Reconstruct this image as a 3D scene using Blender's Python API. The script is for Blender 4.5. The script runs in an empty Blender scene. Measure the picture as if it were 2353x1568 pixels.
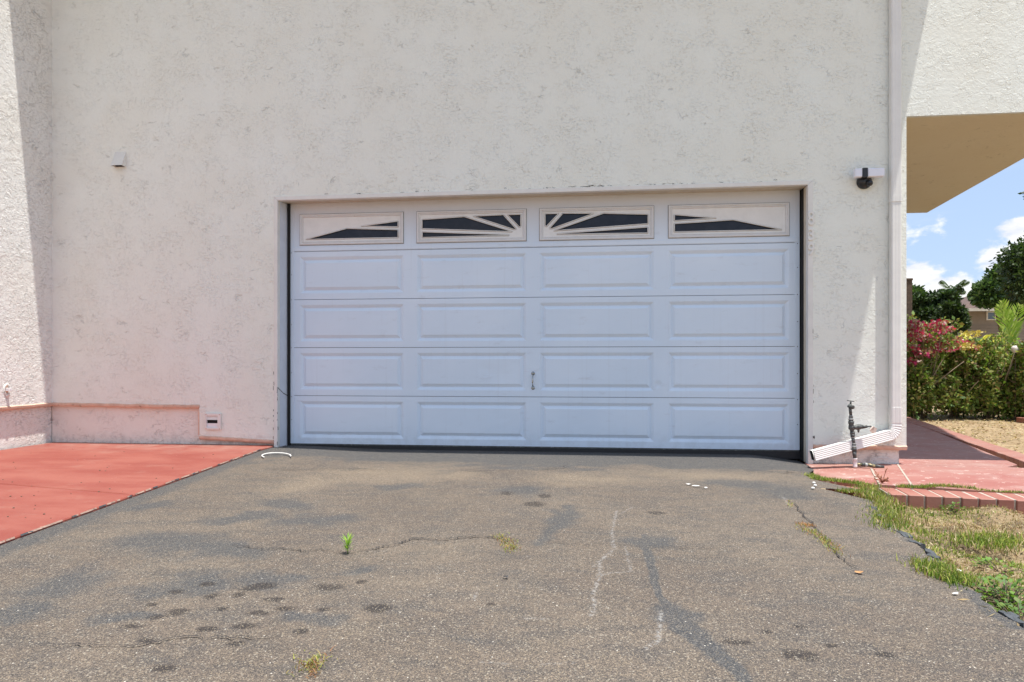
import bpy, bmesh, math, random
import numpy as np
from mathutils import Vector, Matrix
from mathutils.geometry import tessellate_polygon
random.seed(7); RNG = np.random.default_rng(7)
SC = bpy.context.scene; COL = SC.collection
R = math.radians
# ------------------------------------------------------------------ camera
F, PX, HY = 1500.0, 1176.5, 834.0            # focal length / principal column / horizon row, in units of a 2353 px wide picture
TH = math.atan(F/14260.0); S_, C_ = math.sin(TH), math.cos(TH)
CX, CY, CH = 0.4434, 6.0897, 0.82
cam = bpy.data.objects.new('camera', bpy.data.cameras.new('camera')); COL.objects.link(cam); SC.camera = cam
cam.location = (CX, -CY, CH); cam.rotation_euler = (R(90), 0, TH)
cam.data.sensor_width = 36; cam.data.lens = F/2353*36; cam.data.shift_y = (HY-784)/2353.0
cam.data.clip_start = .05; cam.data.clip_end = 3000
# ------------------------------------------------------------------ sun, sky, exposure
SUN = Vector((.189, -.111, 1.0)).normalized()
EL = math.asin(SUN.z); AZ = math.atan2(SUN.x, SUN.y)
ld = bpy.data.lights.new('sun', 'SUN'); ld.energy = 3.8; ld.angle = R(.55); ld.color = (1, .965, .91)
sun = bpy.data.objects.new('sun', ld); COL.objects.link(sun); sun.rotation_euler = SUN.to_track_quat('Z', 'Y').to_euler(); sun.location = (3, -5, 12)
W = bpy.data.worlds.new('World'); SC.world = W; W.use_nodes = True
SC.view_settings.view_transform = 'Standard'; SC.view_settings.look = 'None'; SC.view_settings.gamma = 1
SC.view_settings.use_curve_mapping = False; SC.view_settings.exposure = .89
SKY_STRENGTH = .15

class G:
    """small node-graph helper"""
    def __init__(s, tree): s.t = tree; s.n = tree.nodes; s.l = tree.links
    def node(s, typ, ins=None, **kw):
        n = s.n.new(typ)
        for k, v in kw.items(): setattr(n, k, v)
        for k, v in (ins or {}).items():
            i = n.inputs[k]
            if isinstance(v, bpy.types.NodeSocket): s.l.new(v, i)
            else: i.default_value = v
        return n
    def m(s, op, a, b=0.0, c=None, clamp=False):
        d = {0: a, 1: b}
        if c is not None: d[2] = c
        return s.node('ShaderNodeMath', d, operation=op, use_clamp=clamp).outputs[0]
    def noise(s, vec, scale, detail=3, rough=.5, dist=0.0):
        return s.node('ShaderNodeTexNoise', {'Vector': vec, 'Scale': scale, 'Detail': detail, 'Roughness': rough, 'Distortion': dist}).outputs[0]
    def ramp(s, x, lo, hi, a=0.0, b=1.0):
        return s.node('ShaderNodeMapRange', {'Value': x, 'From Min': lo, 'From Max': hi, 'To Min': a, 'To Max': b}, interpolation_type='SMOOTHSTEP').outputs[0]
    def mix(s, f, a, b, mode='MIX'):
        n = s.n.new('ShaderNodeMix'); n.data_type = 'RGBA'; n.blend_type = mode
        for sock, v in ((n.inputs[0], f), (n.inputs[6], a), (n.inputs[7], b)):
            if isinstance(v, bpy.types.NodeSocket): s.l.new(v, sock)
            elif isinstance(v, tuple): sock.default_value = (*v, 1) if len(v) == 3 else v
            else: sock.default_value = v
        return n.outputs[2]
    def vec(s, v, scale=(1, 1, 1), loc=(0, 0, 0)):
        return s.node('ShaderNodeMapping', {'Vector': v, 'Scale': scale, 'Location': loc}).outputs[0]

g = G(W.node_tree); g.n.clear()
sky = g.node('ShaderNodeTexSky', sky_type='NISHITA', sun_disc=False, sun_elevation=EL, sun_rotation=AZ, air_density=1.0, dust_density=1.2, ozone_density=1.0)
tc = g.node('ShaderNodeTexCoord').outputs['Generated']
sep = g.node('ShaderNodeSeparateXYZ', {0: tc})
n1 = g.noise(g.vec(tc, (1, 1, 1.7), (3.1, .42, .2)), 6.5, 8, .58)
band = g.m('MULTIPLY', g.ramp(sep.outputs[2], .0, .05), g.ramp(sep.outputs[2], .19, .13))
cum = g.ramp(g.m('ADD', n1, g.m('MULTIPLY', g.m('SUBTRACT', .170, sep.outputs[2]), 1.9)), .455, .52)
n2 = g.noise(g.vec(tc, (1, 1, 7), (9, 3, 1)), 2.2, 5, .6)
wisp = g.m('MULTIPLY', g.ramp(n2, .5, .8), .45)
cl = g.m('MAXIMUM', cum, wisp)
shade = g.noise(g.vec(tc, (1, 1, 3), (5, 5, 5)), 12, 5, .6)
ccol = g.mix(g.ramp(shade, .35, .6), (3.0, 3.15, 3.6), (4.0, 4.0, 4.0))
base = g.mix(.80, sky.outputs[0], (1.72, 2.26, 3.2))
bg = g.node('ShaderNodeBackground', {'Color': g.mix(cl, base, ccol), 'Strength': SKY_STRENGTH})
g.l.new(bg.outputs[0], g.node('ShaderNodeOutputWorld').inputs[0])

# ------------------------------------------------------------------ helpers: places
def depth(x, y): return -(x-CX)*S_+(y+CY)*C_
def _k(u): return (u*C_-S_)/(C_+u*S_)
def wp(px, py, y=0.0):
    """point of the plane y = const seen at a place of the photograph"""
    u = (px-PX)/F; x = CX+(y+CY)*_k(u); return Vector((x, y, CH+(HY-py)/F*depth(x, y)))
def sstep(a, b, x): t = np.clip((x-a)/(b-a), 0, 1); return t*t*(3-2*t)
def zg(x): return -.078*float(sstep(1.9, 2.6, x))
def gp(px, py, z=None):
    """point of the ground"""
    zz = 0.0 if z is None else z
    for _ in range(8):
        d = (CH-zz)*F/(py-HY); lat = (px-PX)/F*d
        x, y = CX+lat*C_-d*S_, -CY+lat*S_+d*C_
        if z is None: zz = zg(x)
        else: break
    return Vector((x, y, zz))
def dp(px, py, d):
    lat = (px-PX)/F*d; return Vector((CX+lat*C_-d*S_, -CY+lat*S_+d*C_, CH+(HY-py)/F*d))

# ------------------------------------------------------------------ helpers: objects
def tag(o, label=None, cat=None, group=None, kind=None):
    if label: o['label'] = label
    if cat: o['category'] = cat
    if group: o['group'] = group
    if kind: o['kind'] = kind
    return o
def empty(name, loc=(0, 0, 0), label=None, cat=None, group=None, kind=None, rz=0):
    o = bpy.data.objects.new(name, None); COL.objects.link(o); o.location = loc; o.rotation_euler = (0, 0, rz); o.empty_display_size = .1
    return tag(o, label, cat, group, kind)
def link_mesh(name, me, parent=None, keep=True):
    o = bpy.data.objects.new(name, me); COL.objects.link(o)
    if parent is not None:
        o.parent = parent
        if keep: o.matrix_parent_inverse = Matrix.LocRotScale(parent.location, parent.rotation_euler, None).inverted() if parent.parent is None else (
            Matrix.LocRotScale(parent.location, parent.rotation_euler, None).inverted())
    return o
class MB:
    def __init__(s): s.v = []; s.f = []; s.sm = []
    def add(s, vs, fs, smooth=False):
        b = len(s.v); s.v += [tuple(v) for v in vs]; s.f += [tuple(i+b for i in f) for f in fs]; s.sm += [smooth]*len(fs); return s
    def box(s, x0, x1, y0, y1, z0, z1):
        return s.add([(x0, y0, z0), (x1, y0, z0), (x1, y1, z0), (x0, y1, z0), (x0, y0, z1), (x1, y0, z1), (x1, y1, z1), (x0, y1, z1)],
                     [(0, 3, 2, 1), (4, 5, 6, 7), (0, 1, 5, 4), (1, 2, 6, 5), (2, 3, 7, 6), (3, 0, 4, 7)])
    def plate(s, loops, fn0, fn1):
        """solid plate: 2-D loops (outer first, then holes); fn0 / fn1 place a 2-D point on the front / back face"""
        tri = tessellate_polygon([[Vector((a, b, 0)) for a, b in lp] for lp in loops])
        pts = [p for lp in loops for p in lp]; n = len(pts)
        vs = [fn0(*p) for p in pts]+[fn1(*p) for p in pts]; fs = []
        for t in tri: fs += [tuple(t), tuple(i+n for i in reversed(t))]
        o = 0
        for lp in loops:
            m = len(lp)
            for i in range(m): j = (i+1) % m; fs.append((o+i, o+j, o+j+n, o+i+n))
            o += m
        return s.add(vs, fs)
    def ring(s, a, b, closed=True):
        pass
    def sweep(s, prof, path, fixed=None, scales=None, smooth=False, caps=True, closed=False):
        P = [Vector(p) for p in path]; n = len(prof); vs = []
        for i, p in enumerate(P):
            if closed: t = P[(i+1) % len(P)]-P[i-1]
            else: t = P[min(i+1, len(P)-1)]-P[max(i-1, 0)]
            t.normalize()
            b = Vector(fixed) if fixed is not None else (Vector((0, 0, 1)) if abs(t.z) < .9 else Vector((0, -1, 0)))
            a = t.cross(b).normalized(); b = a.cross(t).normalized()
            k = scales[i] if scales else 1.0
            vs += [p+a*(u*k)+b*(v*k) for u, v in prof]
        fs = []
        for i in range(len(P)-(0 if closed else 1)):
            i2 = (i+1) % len(P)
            for j in range(n): j2 = (j+1) % n; fs.append((i*n+j, i*n+j2, i2*n+j2, i2*n+j))
        if caps and not closed: fs += [tuple(range(n-1, -1, -1)), tuple((len(P)-1)*n+j for j in range(n))]
        return s.add(vs, fs, smooth)
    def tube(s, path, r, n=10, radii=None, closed=False):
        prof = [(math.cos(2*math.pi*k/n), math.sin(2*math.pi*k/n)) for k in range(n)]
        return s.sweep(prof, path, scales=radii or [r]*len(path), smooth=True, closed=closed)
    def lathe(s, prof, base, axis=(0, 0, 1), n=16):
        """prof = (radius, height) pairs about an axis through base"""
        ax = Vector(axis).normalized(); a = ax.orthogonal().normalized(); b = ax.cross(a); vs = []; B = Vector(base)
        for r, h in prof:
            vs += [B+ax*h+(a*math.cos(2*math.pi*k/n)+b*math.sin(2*math.pi*k/n))*r for k in range(n)]
        fs = [(i*n+k, i*n+(k+1) % n, (i+1)*n+(k+1) % n, (i+1)*n+k) for i in range(len(prof)-1) for k in range(n)]
        fs += [tuple(range(n-1, -1, -1)), tuple((len(prof)-1)*n+k for k in range(n))]
        return s.add(vs, fs, True)
    def build(s, name, mat, parent=None, bevel=0.0, segs=2):
        me = bpy.data.meshes.new(name); me.from_pydata(s.v, [], s.f)
        bm = bmesh.new(); bm.from_mesh(me); bmesh.ops.recalc_face_normals(bm, faces=bm.faces)
        if bevel:
            bmesh.ops.remove_doubles(bm, verts=bm.verts, dist=1e-5)
            bmesh.ops.bevel(bm, geom=[e for e in bm.edges if len(e.link_faces) == 2 and e.calc_face_angle(0) > .6], offset=bevel, segments=segs, affect='EDGES', profile=.6)
            for f in bm.faces: f.smooth = False
        bm.to_mesh(me); bm.free()
        if not bevel and any(s.sm): me.polygons.foreach_set('use_smooth', s.sm)
        me.materials.append(mat); me.update()
        return link_mesh(name, me, parent)
def mesh_np(name, V, Fq, mat, parent=None, col=None, smooth=False, attrs=None):
    """fast mesh from numpy: V (n,3), Fq (m,k)"""
    me = bpy.data.meshes.new(name); n, m, k = len(V), len(Fq), Fq.shape[1]
    me.vertices.add(n); me.vertices.foreach_set('co', V.astype(np.float32).ravel())
    me.loops.add(m*k); me.loops.foreach_set('vertex_index', Fq.astype(np.int32).ravel())
    me.polygons.add(m); me.polygons.foreach_set('loop_start', (np.arange(m)*k).astype(np.int32)); me.polygons.foreach_set('loop_total', np.full(m, k, np.int32))
    if smooth: me.polygons.foreach_set('use_smooth', np.ones(m, bool))
    me.update(calc_edges=True)
    if col is not None:
        a = me.color_attributes.new('Col', 'FLOAT_COLOR', 'POINT'); a.data.foreach_set('color', np.c_[col, np.ones(n)].astype(np.float32).ravel())
    for kx, arr in (attrs or {}).items():
        a = me.attributes.new(kx, 'FLOAT', 'POINT'); a.data.foreach_set('value', arr.astype(np.float32))
    me.materials.append(mat); return link_mesh(name, me, parent)

# value noise on numpy arrays
def vnoise(x, y, seed=0):
    xi, yi = np.floor(x).astype(np.int64), np.floor(y).astype(np.int64); fx, fy = x-xi, y-yi
    fx, fy = fx*fx*(3-2*fx), fy*fy*(3-2*fy)
    def h(a, b):
        n = (a*374761393+b*668265263+seed*974711) & 0x7fffffff; n = ((n ^ (n >> 13))*1274126177) & 0x7fffffff
        return ((n ^ (n >> 16)) & 0xffff)/65535.0
    return (h(xi, yi)*(1-fx)+h(xi+1, yi)*fx)*(1-fy)+(h(xi, yi+1)*(1-fx)+h(xi+1, yi+1)*fx)*fy
def fbm(x, y, seed=0, o=4):
    s = 0; a = .5
    for k in range(o): s = s+a*vnoise(x*2**k, y*2**k, seed+k); a *= .5
    return s/(1-.5**o)

# ------------------------------------------------------------------ materials
def newmat(name):
    m = bpy.data.materials.new(name); m.use_nodes = True; gg = G(m.node_tree); gg.n.clear()
    gg.p = gg.node('ShaderNodeBsdfPrincipled'); gg.out = gg.node('ShaderNodeOutputMaterial'); gg.l.new(gg.p.outputs[0], gg.out.inputs[0])
    gg.pos = gg.node('ShaderNodeNewGeometry').outputs['Position']; return m, gg
def setp(gg, **kw):
    for k, v in kw.items():
        i = gg.p.inputs[k.replace('_', ' ')]
        if isinstance(v, bpy.types.NodeSocket): gg.l.new(v, i)
        else: i.default_value = (*v, 1) if isinstance(v, tuple) else v
def bump(gg, h, strength=.5, dist=.01, prev=None):
    d = {'Height': h, 'Strength': strength, 'Distance': dist}
    if prev is not None: d['Normal'] = prev
    return gg.node('ShaderNodeBump', d).outputs[0]
def plain(name, c, rough=.5, var=.12, scale=9, metal=0.0, bmp=0.0, bscale=60, spec=.5, dirt=None, dscale=6, dth=(.55, .75)):
    m, q = newmat(name); n = q.noise(q.pos, scale, 4, .6)
    k = q.ramp(n, .25, .75, 1-var, 1+var)
    colr = q.mix(1.0, c, q.node('ShaderNodeCombineColor', {0: k, 1: k, 2: k}).outputs[0], 'MULTIPLY')
    if dirt: colr = q.mix(q.ramp(q.noise(q.pos, dscale, 6, .65), *dth), colr, dirt)
    setp(q, Base_Color=colr, Roughness=rough, Metallic=metal, Specular_IOR_Level=spec)
    if bmp: setp(q, Normal=bump(q, q.noise(q.pos, bscale, 3, .6), bmp, .004))
    return m
def stucco(name, c, amp=1.0, dens=.5, grime=0.25, fine=1.0, lowd=.55):
    m, q = newmat(name); P = q.pos
    w = q.node('ShaderNodeTexNoise', {'Vector': P, 'Scale': 5.0, 'Detail': 3}).outputs[1]
    pw = q.node('ShaderNodeVectorMath', {0: P, 1: q.node('ShaderNodeVectorMath', {0: w, 3: .10}, operation='SCALE').outputs[0]}, operation='ADD').outputs[0]
    clus = q.ramp(q.noise(P, 4.2, 6, .68), dens-.16, dens+.20)
    a = q.noise(q.vec(pw, (.8, .8, 1.5)), 5.5, 5, .6)
    line = q.m('MULTIPLY', q.ramp(q.m('ABSOLUTE', q.m('SUBTRACT', a, .5)), .016, .002), q.ramp(q.noise(P, 6, 4, .6), .56, .64))
    scr = q.ramp(q.noise(q.vec(pw, (.8, .8, 1.9), (4, 2, 7)), 44, 5, .72), .545, .60)
    scr = q.m('MULTIPLY', scr, clus)
    step = q.ramp(q.noise(pw, 13, 3, .55), .48, .52)        # flattened knife-down patches
    fineN = q.noise(P, 110, 3, .6); und = q.noise(P, 1.7, 3, .5)
    h = q.m('ADD', q.m('MULTIPLY', step, q.m('MULTIPLY', clus, .55)), q.m('MULTIPLY', scr, -.5))
    h = q.m('ADD', h, q.m('MULTIPLY', line, -.9)); h = q.m('ADD', h, q.m('MULTIPLY', fineN, .16*fine)); h = q.m('ADD', h, q.m('MULTIPLY', q.noise(q.vec(pw, (1, 1, 1.4)), 24, 4, .6), .55)); h = q.m('ADD', h, q.m('MULTIPLY', und, .8))
    gr = q.m('ADD', q.m('MULTIPLY', line, grime*2.4), q.m('MULTIPLY', scr, grime*.62), clamp=True)
    colr = q.mix(gr, q.mix(q.ramp(und, .3, .7), (c[0]*.98, c[1]*.965, c[2]*.945), c), tuple(v*.55 for v in c))
    pz = q.node('ShaderNodeSeparateXYZ', {0: P}).outputs[2]
    low = q.m('MULTIPLY', q.ramp(pz, .16, -.06), q.ramp(q.noise(P, 17, 6, .7), .44, .62))
    colr = q.mix(q.m('MULTIPLY', low, lowd), colr, (.16, .145, .13))
    setp(q, Base_Color=colr, Roughness=.88, Specular_IOR_Level=.25, Normal=bump(q, h, amp, .006))
    return m
WALLC = (.83, .85, .785)
M = {}
M['stucco'] = stucco('stucco_shade_side', WALLC, .74, .50, .105)
M['stucco_rough'] = stucco('stucco_rough', (.82, .825, .785), .95, .42, .04, 1.2, .2)
M['stucco_base'] = stucco('stucco_base', (.83, .80, .74), .8, .50, .12, 2.0, .45)
M['soffit'] = stucco('soffit_tan', (.53, .485, .365), .45, .5, .25)
M['trim'] = plain('trim_paint', (.76, .745, .70), .55, .05, 7, bmp=.15, bscale=90, dirt=(.42, .38, .33), dscale=23, dth=(.64, .78))
M['jamb_blue'] = plain('jamb_paint', (.62, .66, .73), .6, .05, 9, bmp=.6, bscale=240, dirt=(.16, .15, .14), dscale=30, dth=(.70, .78))
M['jamb_tan'] = plain('jamb_tan', (.60, .53, .42), .6, .08, 9)
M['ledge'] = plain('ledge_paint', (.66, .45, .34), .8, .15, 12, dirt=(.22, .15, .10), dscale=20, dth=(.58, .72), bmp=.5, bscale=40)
M['roof'] = plain('roof_edge', (.32, .27, .22), .8, .15, 4)
M['black'] = plain('black_rubber', (.018, .018, .02), .5, .2, 20)
fr = lambda x0, x1, z0, z1: [(x0, z0), (x1, z0), (x1, z1), (x0, z1)]
M['insert'] = plain('insert_plastic', (.76, .75, .72), .45, .04, 12, dirt=(.5, .47, .43), dscale=30, dth=(.66, .85))
M['dark_outline'] = plain('dark_outline', (.20, .19, .18), .8, .3, 40)
M['gap'] = plain('dark_gap', (.01, .01, .01), .9, .1)
M['white'] = plain('white_plastic', (.80, .80, .80), .35, .03, 20)
M['spout'] = plain('downspout_paint', (.77, .76, .72), .38, .04, 6, dirt=(.50, .46, .40), dscale=14, dth=(.66, .82))
M['lamp_white'] = plain('diffuser', (.78, .79, .86), .3, .02, 20)
M['lamp_black'] = plain('lamp_black', (.015, .015, .018), .35, .1, 20)
M['chrome'] = plain('worn_chrome', (.36, .38, .38), .25, .3, 90, metal=1.0)
M['iron'] = plain('galvanised_iron', (.085, .09, .085), .55, .35, 55, metal=.35, bmp=.5, bscale=150, dirt=(.24, .24, .22), dscale=60, dth=(.54, .68))
M['iron_light'] = plain('pipe_tape', (.36, .37, .35), .5, .2, 60)
M['pvc'] = plain('pvc_white', (.75, .68, .66), .4, .12, 60)
M['brass'] = plain('old_brass', (.36, .30, .16), .5, .35, 70, metal=.3, dirt=(.06, .07, .05), dscale=45, dth=(.45, .6))
M['tag'] = plain('paper_tag', (.62, .50, .42), .8, .1, 60)
M['crack'] = plain('crack_dark', (.035, .03, .027), .95, .2, 40)
M['litter'] = plain('pale_litter', (.68, .66, .62), .8, .15, 60)
M['deadleaf'] = plain('dead_leaf', (.42, .22, .09), .8, .25, 60)
M['bark'] = plain('bark', (.12, .085, .06), .9, .3, 20, bmp=.8, bscale=40)

# painted steel of the garage door
m, q = newmat('garage_door_paint')
oc = q.node('ShaderNodeTexCoord').outputs['Object']
gl = q.noise(q.pos, 1.3, 3, .5); sm = q.noise(q.vec(q.pos, (1, 1, 2.5)), 5, 6, .7)
pz = q.node('ShaderNodeSeparateXYZ', {0: q.pos}).outputs[2]
c = q.mix(q.ramp(gl, .3, .7), (.65, .75, .855), (.70, .79, .885))
c = q.mix(q.m('MULTIPLY', q.ramp(sm, .56, .78), .30), c, (.42, .43, .46))
c = q.mix(q.m('MULTIPLY', q.m('MULTIPLY', q.ramp(pz, .22, .02), q.ramp(q.noise(q.pos, 11, 5, .7), .4, .65)), .16), c, (.33, .32, .31))
c = q.mix(q.m('MULTIPLY', q.ramp(pz, 1.85, 2.35), .75), c, (.60, .59, .585))     # colour shifts to a neutral grey towards the top of the door
drip = q.m('MULTIPLY', q.ramp(q.noise(q.vec(q.pos, (26, 1, .7)), 1, 4, .6), .56, .75), .07)
c = q.mix(drip, c, (.34, .33, .33))
def dent(px, py, r_, d_):
    w_ = wp(px, py, .18); v_ = q.node('ShaderNodeVectorMath', {0: q.pos, 1: tuple(w_)}, operation='DISTANCE').outputs['Value']; return q.m('MULTIPLY', q.ramp(v_, r_, 0), d_)
dn = q.m('ADD', dent(1512, 884, .05, -1.2), dent(1558, 908, .13, .8))
for a_ in ((1118, 850, .10, -.8), (1190, 905, .16, .7), (1500, 800, .12, .8), (1640, 905, .10, -.7), (1530, 880, .16, .5), (1340, 1030, .09, .7), (800, 890, .14, .3), (1700, 990, .16, -.4)): dn = q.m('ADD', dn, dent(*a_))
setp(q, Base_Color=c, Roughness=.42, Specular_IOR_Level=.4,
     Normal=bump(q, dn, .55, .010, bump(q, q.noise(q.pos, 1.6, 2, .5), .12, .05)))
M['door'] = m
M['winframe'] = plain('window_frame_plastic', (.68, .675, .665), .5, .04, 12, dirt=(.40, .37, .34), dscale=30, dth=(.62, .8))
m, q = newmat('dark_glass')
setp(q, Base_Color=q.mix(q.ramp(q.noise(q.pos, 9, 4, .6), .4, .7), (.010, .011, .018), (.020, .021, .030)), Roughness=.13, Specular_IOR_Level=.35)
M['glass'] = m

def leafmat(name, rough=.55, trans=.25):
    m, q = newmat(name); a = q.node('ShaderNodeVertexColor', layer_name='Col').outputs[0]
    setp(q, Base_Color=a, Roughness=rough, Specular_IOR_Level=.3)
    t = q.node('ShaderNodeBsdfTranslucent', {'Color': q.mix(1.0, a, (1.5, 1.7, .8), 'MULTIPLY')})
    mx = q.node('ShaderNodeMixShader', {0: trans}); q.l.new(q.p.outputs[0], mx.inputs[1]); q.l.new(t.outputs[0], mx.inputs[2]); q.l.new(mx.outputs[0], q.out.inputs[0]); return m
M['leaf'] = leafmat('leaf_mix'); M['dryblade'] = leafmat('grass_mix', .8, .2)

# asphalt
m, q = newmat('weathered_asphalt'); P = q.pos
at = lambda s: q.node('ShaderNodeAttribute', attribute_name=s).outputs['Fac']
big = q.noise(P, .9, 5, .6); mid = q.noise(q.vec(P, (1, 1.6, 1)), 5, 5, .65)
c = q.mix(q.ramp(big, .35, .65), (.101, .081, .066), (.127, .103, .082))
c = q.mix(q.m('MULTIPLY', q.ramp(mid, .42, .66), .6), c, (.070, .064, .060))
mot = q.noise(q.vec(P, (1, 2.2, 1), (3, 1, 0)), 2.3, 7, .68)
c = q.mix(q.m('MULTIPLY', q.ramp(mot, .50, .68), .55), c, (.064, .061, .060))
sealn = q.m('ADD', at('seal'), q.m('MULTIPLY', q.m('SUBTRACT', q.noise(P, 7, 6, .7), .5), .9))
seal = q.m('MULTIPLY', q.ramp(sealn, .18, .85), .82)
c = q.mix(seal, c, (.056, .058, .061))
tann = q.m('MULTIPLY', q.ramp(q.m('ADD', at('tan'), q.m('MULTIPLY', q.m('SUBTRACT', q.noise(P, 5, 5, .65), .5), .8)), .1, 1.0), .6)
c = q.mix(tann, c, (.19, .15, .108))
st = q.ramp(q.m('ADD', at('stain'), q.m('MULTIPLY', q.m('SUBTRACT', q.noise(P, 24, 5, .7), .5), .9)), .22, .75)
c = q.mix(q.m('MULTIPLY', st, .82), c, (.024, .020, .019))
def grains(scale, rnd=1.0):
    v = q.node('ShaderNodeTexVoronoi', {'Vector': P, 'Scale': scale, 'Randomness': rnd}); s3 = q.node('ShaderNodeSeparateColor', {0: v.outputs['Color']}); return v.outputs['Distance'], s3.outputs[0], s3.outputs[1]
d1, r1, r1b = grains(430); d2, r2, r2b = grains(240); d3, r3, r3b = grains(120)
vis = q.m('SUBTRACT', 1.0, q.m('MULTIPLY', seal, .45))
gv = q.node('ShaderNodeCombineColor', {0: q.ramp(r1, 0, 1, .55, 1.5), 1: q.ramp(r1, 0, 1, .57, 1.46), 2: q.ramp(r1, 0, 1, .60, 1.40)}).outputs[0]
c = q.mix(1.0, c, gv, 'MULTIPLY')
g2 = q.node('ShaderNodeCombineColor', {0: q.ramp(r2, 0, 1, .70, 1.3), 1: q.ramp(r2, 0, 1, .72, 1.28), 2: q.ramp(r2, 0, 1, .75, 1.22)}).outputs[0]
c = q.mix(1.0, c, g2, 'MULTIPLY')
c = q.mix(q.m('MULTIPLY', q.m('MULTIPLY', q.m('GREATER_THAN', r1b, .93), vis), .7), c, (.33, .26, .17))
c = q.mix(q.m('MULTIPLY', q.m('MULTIPLY', q.m('GREATER_THAN', r2b, .955), vis), .75), c, (.32, .28, .22))
c = q.mix(q.m('MULTIPLY', q.m('GREATER_THAN', r2b, .012), 0.0), c, (.5, .5, .5))
dk = q.m('MULTIPLY', q.m('LESS_THAN', r2b, .05), q.ramp(d2, .5, .3)); c = q.mix(q.m('MULTIPLY', dk, .7), c, (.02, .018, .016))
wt = q.m('MULTIPLY', q.m('GREATER_THAN', r3b, .990), q.ramp(d3, .34, .22)); c = q.mix(q.m('MULTIPLY', wt, .9), c, (.62, .58, .50))
ch = q.m('MULTIPLY', at('chalk'), q.ramp(q.noise(P, 85, 3, .7), .48, .56)); c = q.mix(q.m('MULTIPLY', ch, .6), c, (.40, .39, .37))
hh = q.m('ADD', q.m('MULTIPLY', q.m('MULTIPLY', d1, vis), -.7), q.m('MULTIPLY', d2, -.6))
setp(q, Base_Color=c, Roughness=.82, Specular_IOR_Level=.35, Normal=bump(q, hh, .6, .0022, bump(q, mid, .3, .02)))
M['asphalt'] = m

def redpaint(name, c0, c1, worn, wth, seed=0, fl=.67):
    m, q = newmat(name); P = q.vec(q.pos, (1, 1, 1), (seed, seed*.7, 0))
    c = q.mix(q.ramp(q.noise(q.vec(P, (1, 2.2, 1)), 1.6, 5, .6), .35, .65), c0, c1)
    c = q.mix(q.m('MULTIPLY', q.ramp(q.noise(q.vec(P, (1, 1.5, 1)), 3, 6, .7), wth, wth+.18), .42), c, worn)
    c = q.mix(q.m('MULTIPLY', q.ramp(q.noise(P, 13, 5, .75), fl, fl+.03), .85), c, tuple(min(1, v*1.3) for v in worn))
    c = q.mix(q.m('MULTIPLY', q.ramp(q.noise(P, 55, 3, .7), .70, .74), .6), c, (.12, .07, .06))
    pzy = q.node('ShaderNodeSeparateXYZ', {0: q.pos}).outputs[1]
    dust = q.m('MULTIPLY', q.ramp(pzy, -.75, -.02), q.ramp(q.noise(P, 6, 5, .7), .3, .7)); c = q.mix(q.m('MULTIPLY', dust, .6), c, (.33, .20, .16))
    setp(q, Base_Color=c, Roughness=.62, Specular_IOR_Level=.4, Normal=bump(q, q.noise(P, 55, 4, .65), .25, .006)); return m
M['red'] = redpaint('red_concrete_paint', (.235, .052, .036), (.285, .085, .060), (.32, .17, .13), .54, 0, .67)
M['pink'] = redpaint('faded_red_concrete', (.30, .108, .085), (.34, .148, .118), (.46, .36, .31), .50, 3, .60)
M['brick'] = redpaint('painted_brick', (.29, .10, .072), (.34, .15, .11), (.38, .26, .21), .56, 8)
M['mortar'] = plain('mortar', (.40, .34, .28), .9, .15, 30, bmp=.6, bscale=120)
m, q = newmat('dry_earth')
c = q.mix(q.ramp(q.noise(q.pos, 1.1, 6, .65), .35, .65), (.30, .215, .125), (.40, .30, .18))
c = q.mix(q.m('MULTIPLY', q.ramp(q.noise(q.pos, 9, 6, .7), .5, .66), .6), c, (.14, .10, .065))
c = q.mix(q.m('MULTIPLY', q.ramp(q.noise(q.pos, 40, 4, .7), .56, .68), .6), c, (.52, .42, .28))
setp(q, Base_Color=c, Roughness=.95, Specular_IOR_Level=.1, Normal=bump(q, q.noise(q.pos, 22, 6, .7), .8, .03)); M['earth'] = m
m, q = newmat('lawn_soil')
c = q.mix(q.ramp(q.noise(q.pos, 6, 6, .65), .38, .6), (.15, .11, .07), (.30, .22, .13)); c = q.mix(q.ramp(q.noise(q.pos, 45, 4, .7), .55, .66), c, (.42, .34, .21))
setp(q, Base_Color=c, Roughness=.95, Specular_IOR_Level=.1, Normal=bump(q, q.noise(q.pos, 35, 6, .7), .9, .02)); M['soil'] = m

# ------------------------------------------------------------------ the ground
E = MB(); E.box(-400, 600, -400, 800, -1.2, -.135); tag(E.build('ground', M['earth']), kind='structure')

# driveway: one sheet, fine where the picture looks, coarse elsewhere
xs = np.concatenate([np.arange(-2.75, 2.75, .0095)]); ys = np.concatenate([np.linspace(-16, -5.2, 60)[:-1], np.arange(-5.2, .30, .0095)])
X, Y = np.meshgrid(xs, ys); Z = -.078*sstep(1.9, 2.6, X)+(fbm(X*1.3, Y*1.3, 3)-.5)*.006*sstep(0, -.4, Y)-.004-.030*sstep(-2.55, -1.3, X)*(1-.5*sstep(1.8, 2.5, X))*sstep(-1.3, -.15, Y)
def proj(x, y, z):
    d = -(x-CX)*S_+(y+CY)*C_; d = np.where(d < .3, .3, d); return PX+F*((x-CX)*C_+(y+CY)*S_)/d, HY+F*(CH-z)/d
WX = (fbm(X*3.1+5, Y*3.1, 71)-.5)*.34+(fbm(X*11, Y*11+3, 72)-.5)*.10; WY = (fbm(X*3.1, Y*3.1+9, 73)-.5)*.34+(fbm(X*11+7, Y*11, 74)-.5)*.10
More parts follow.
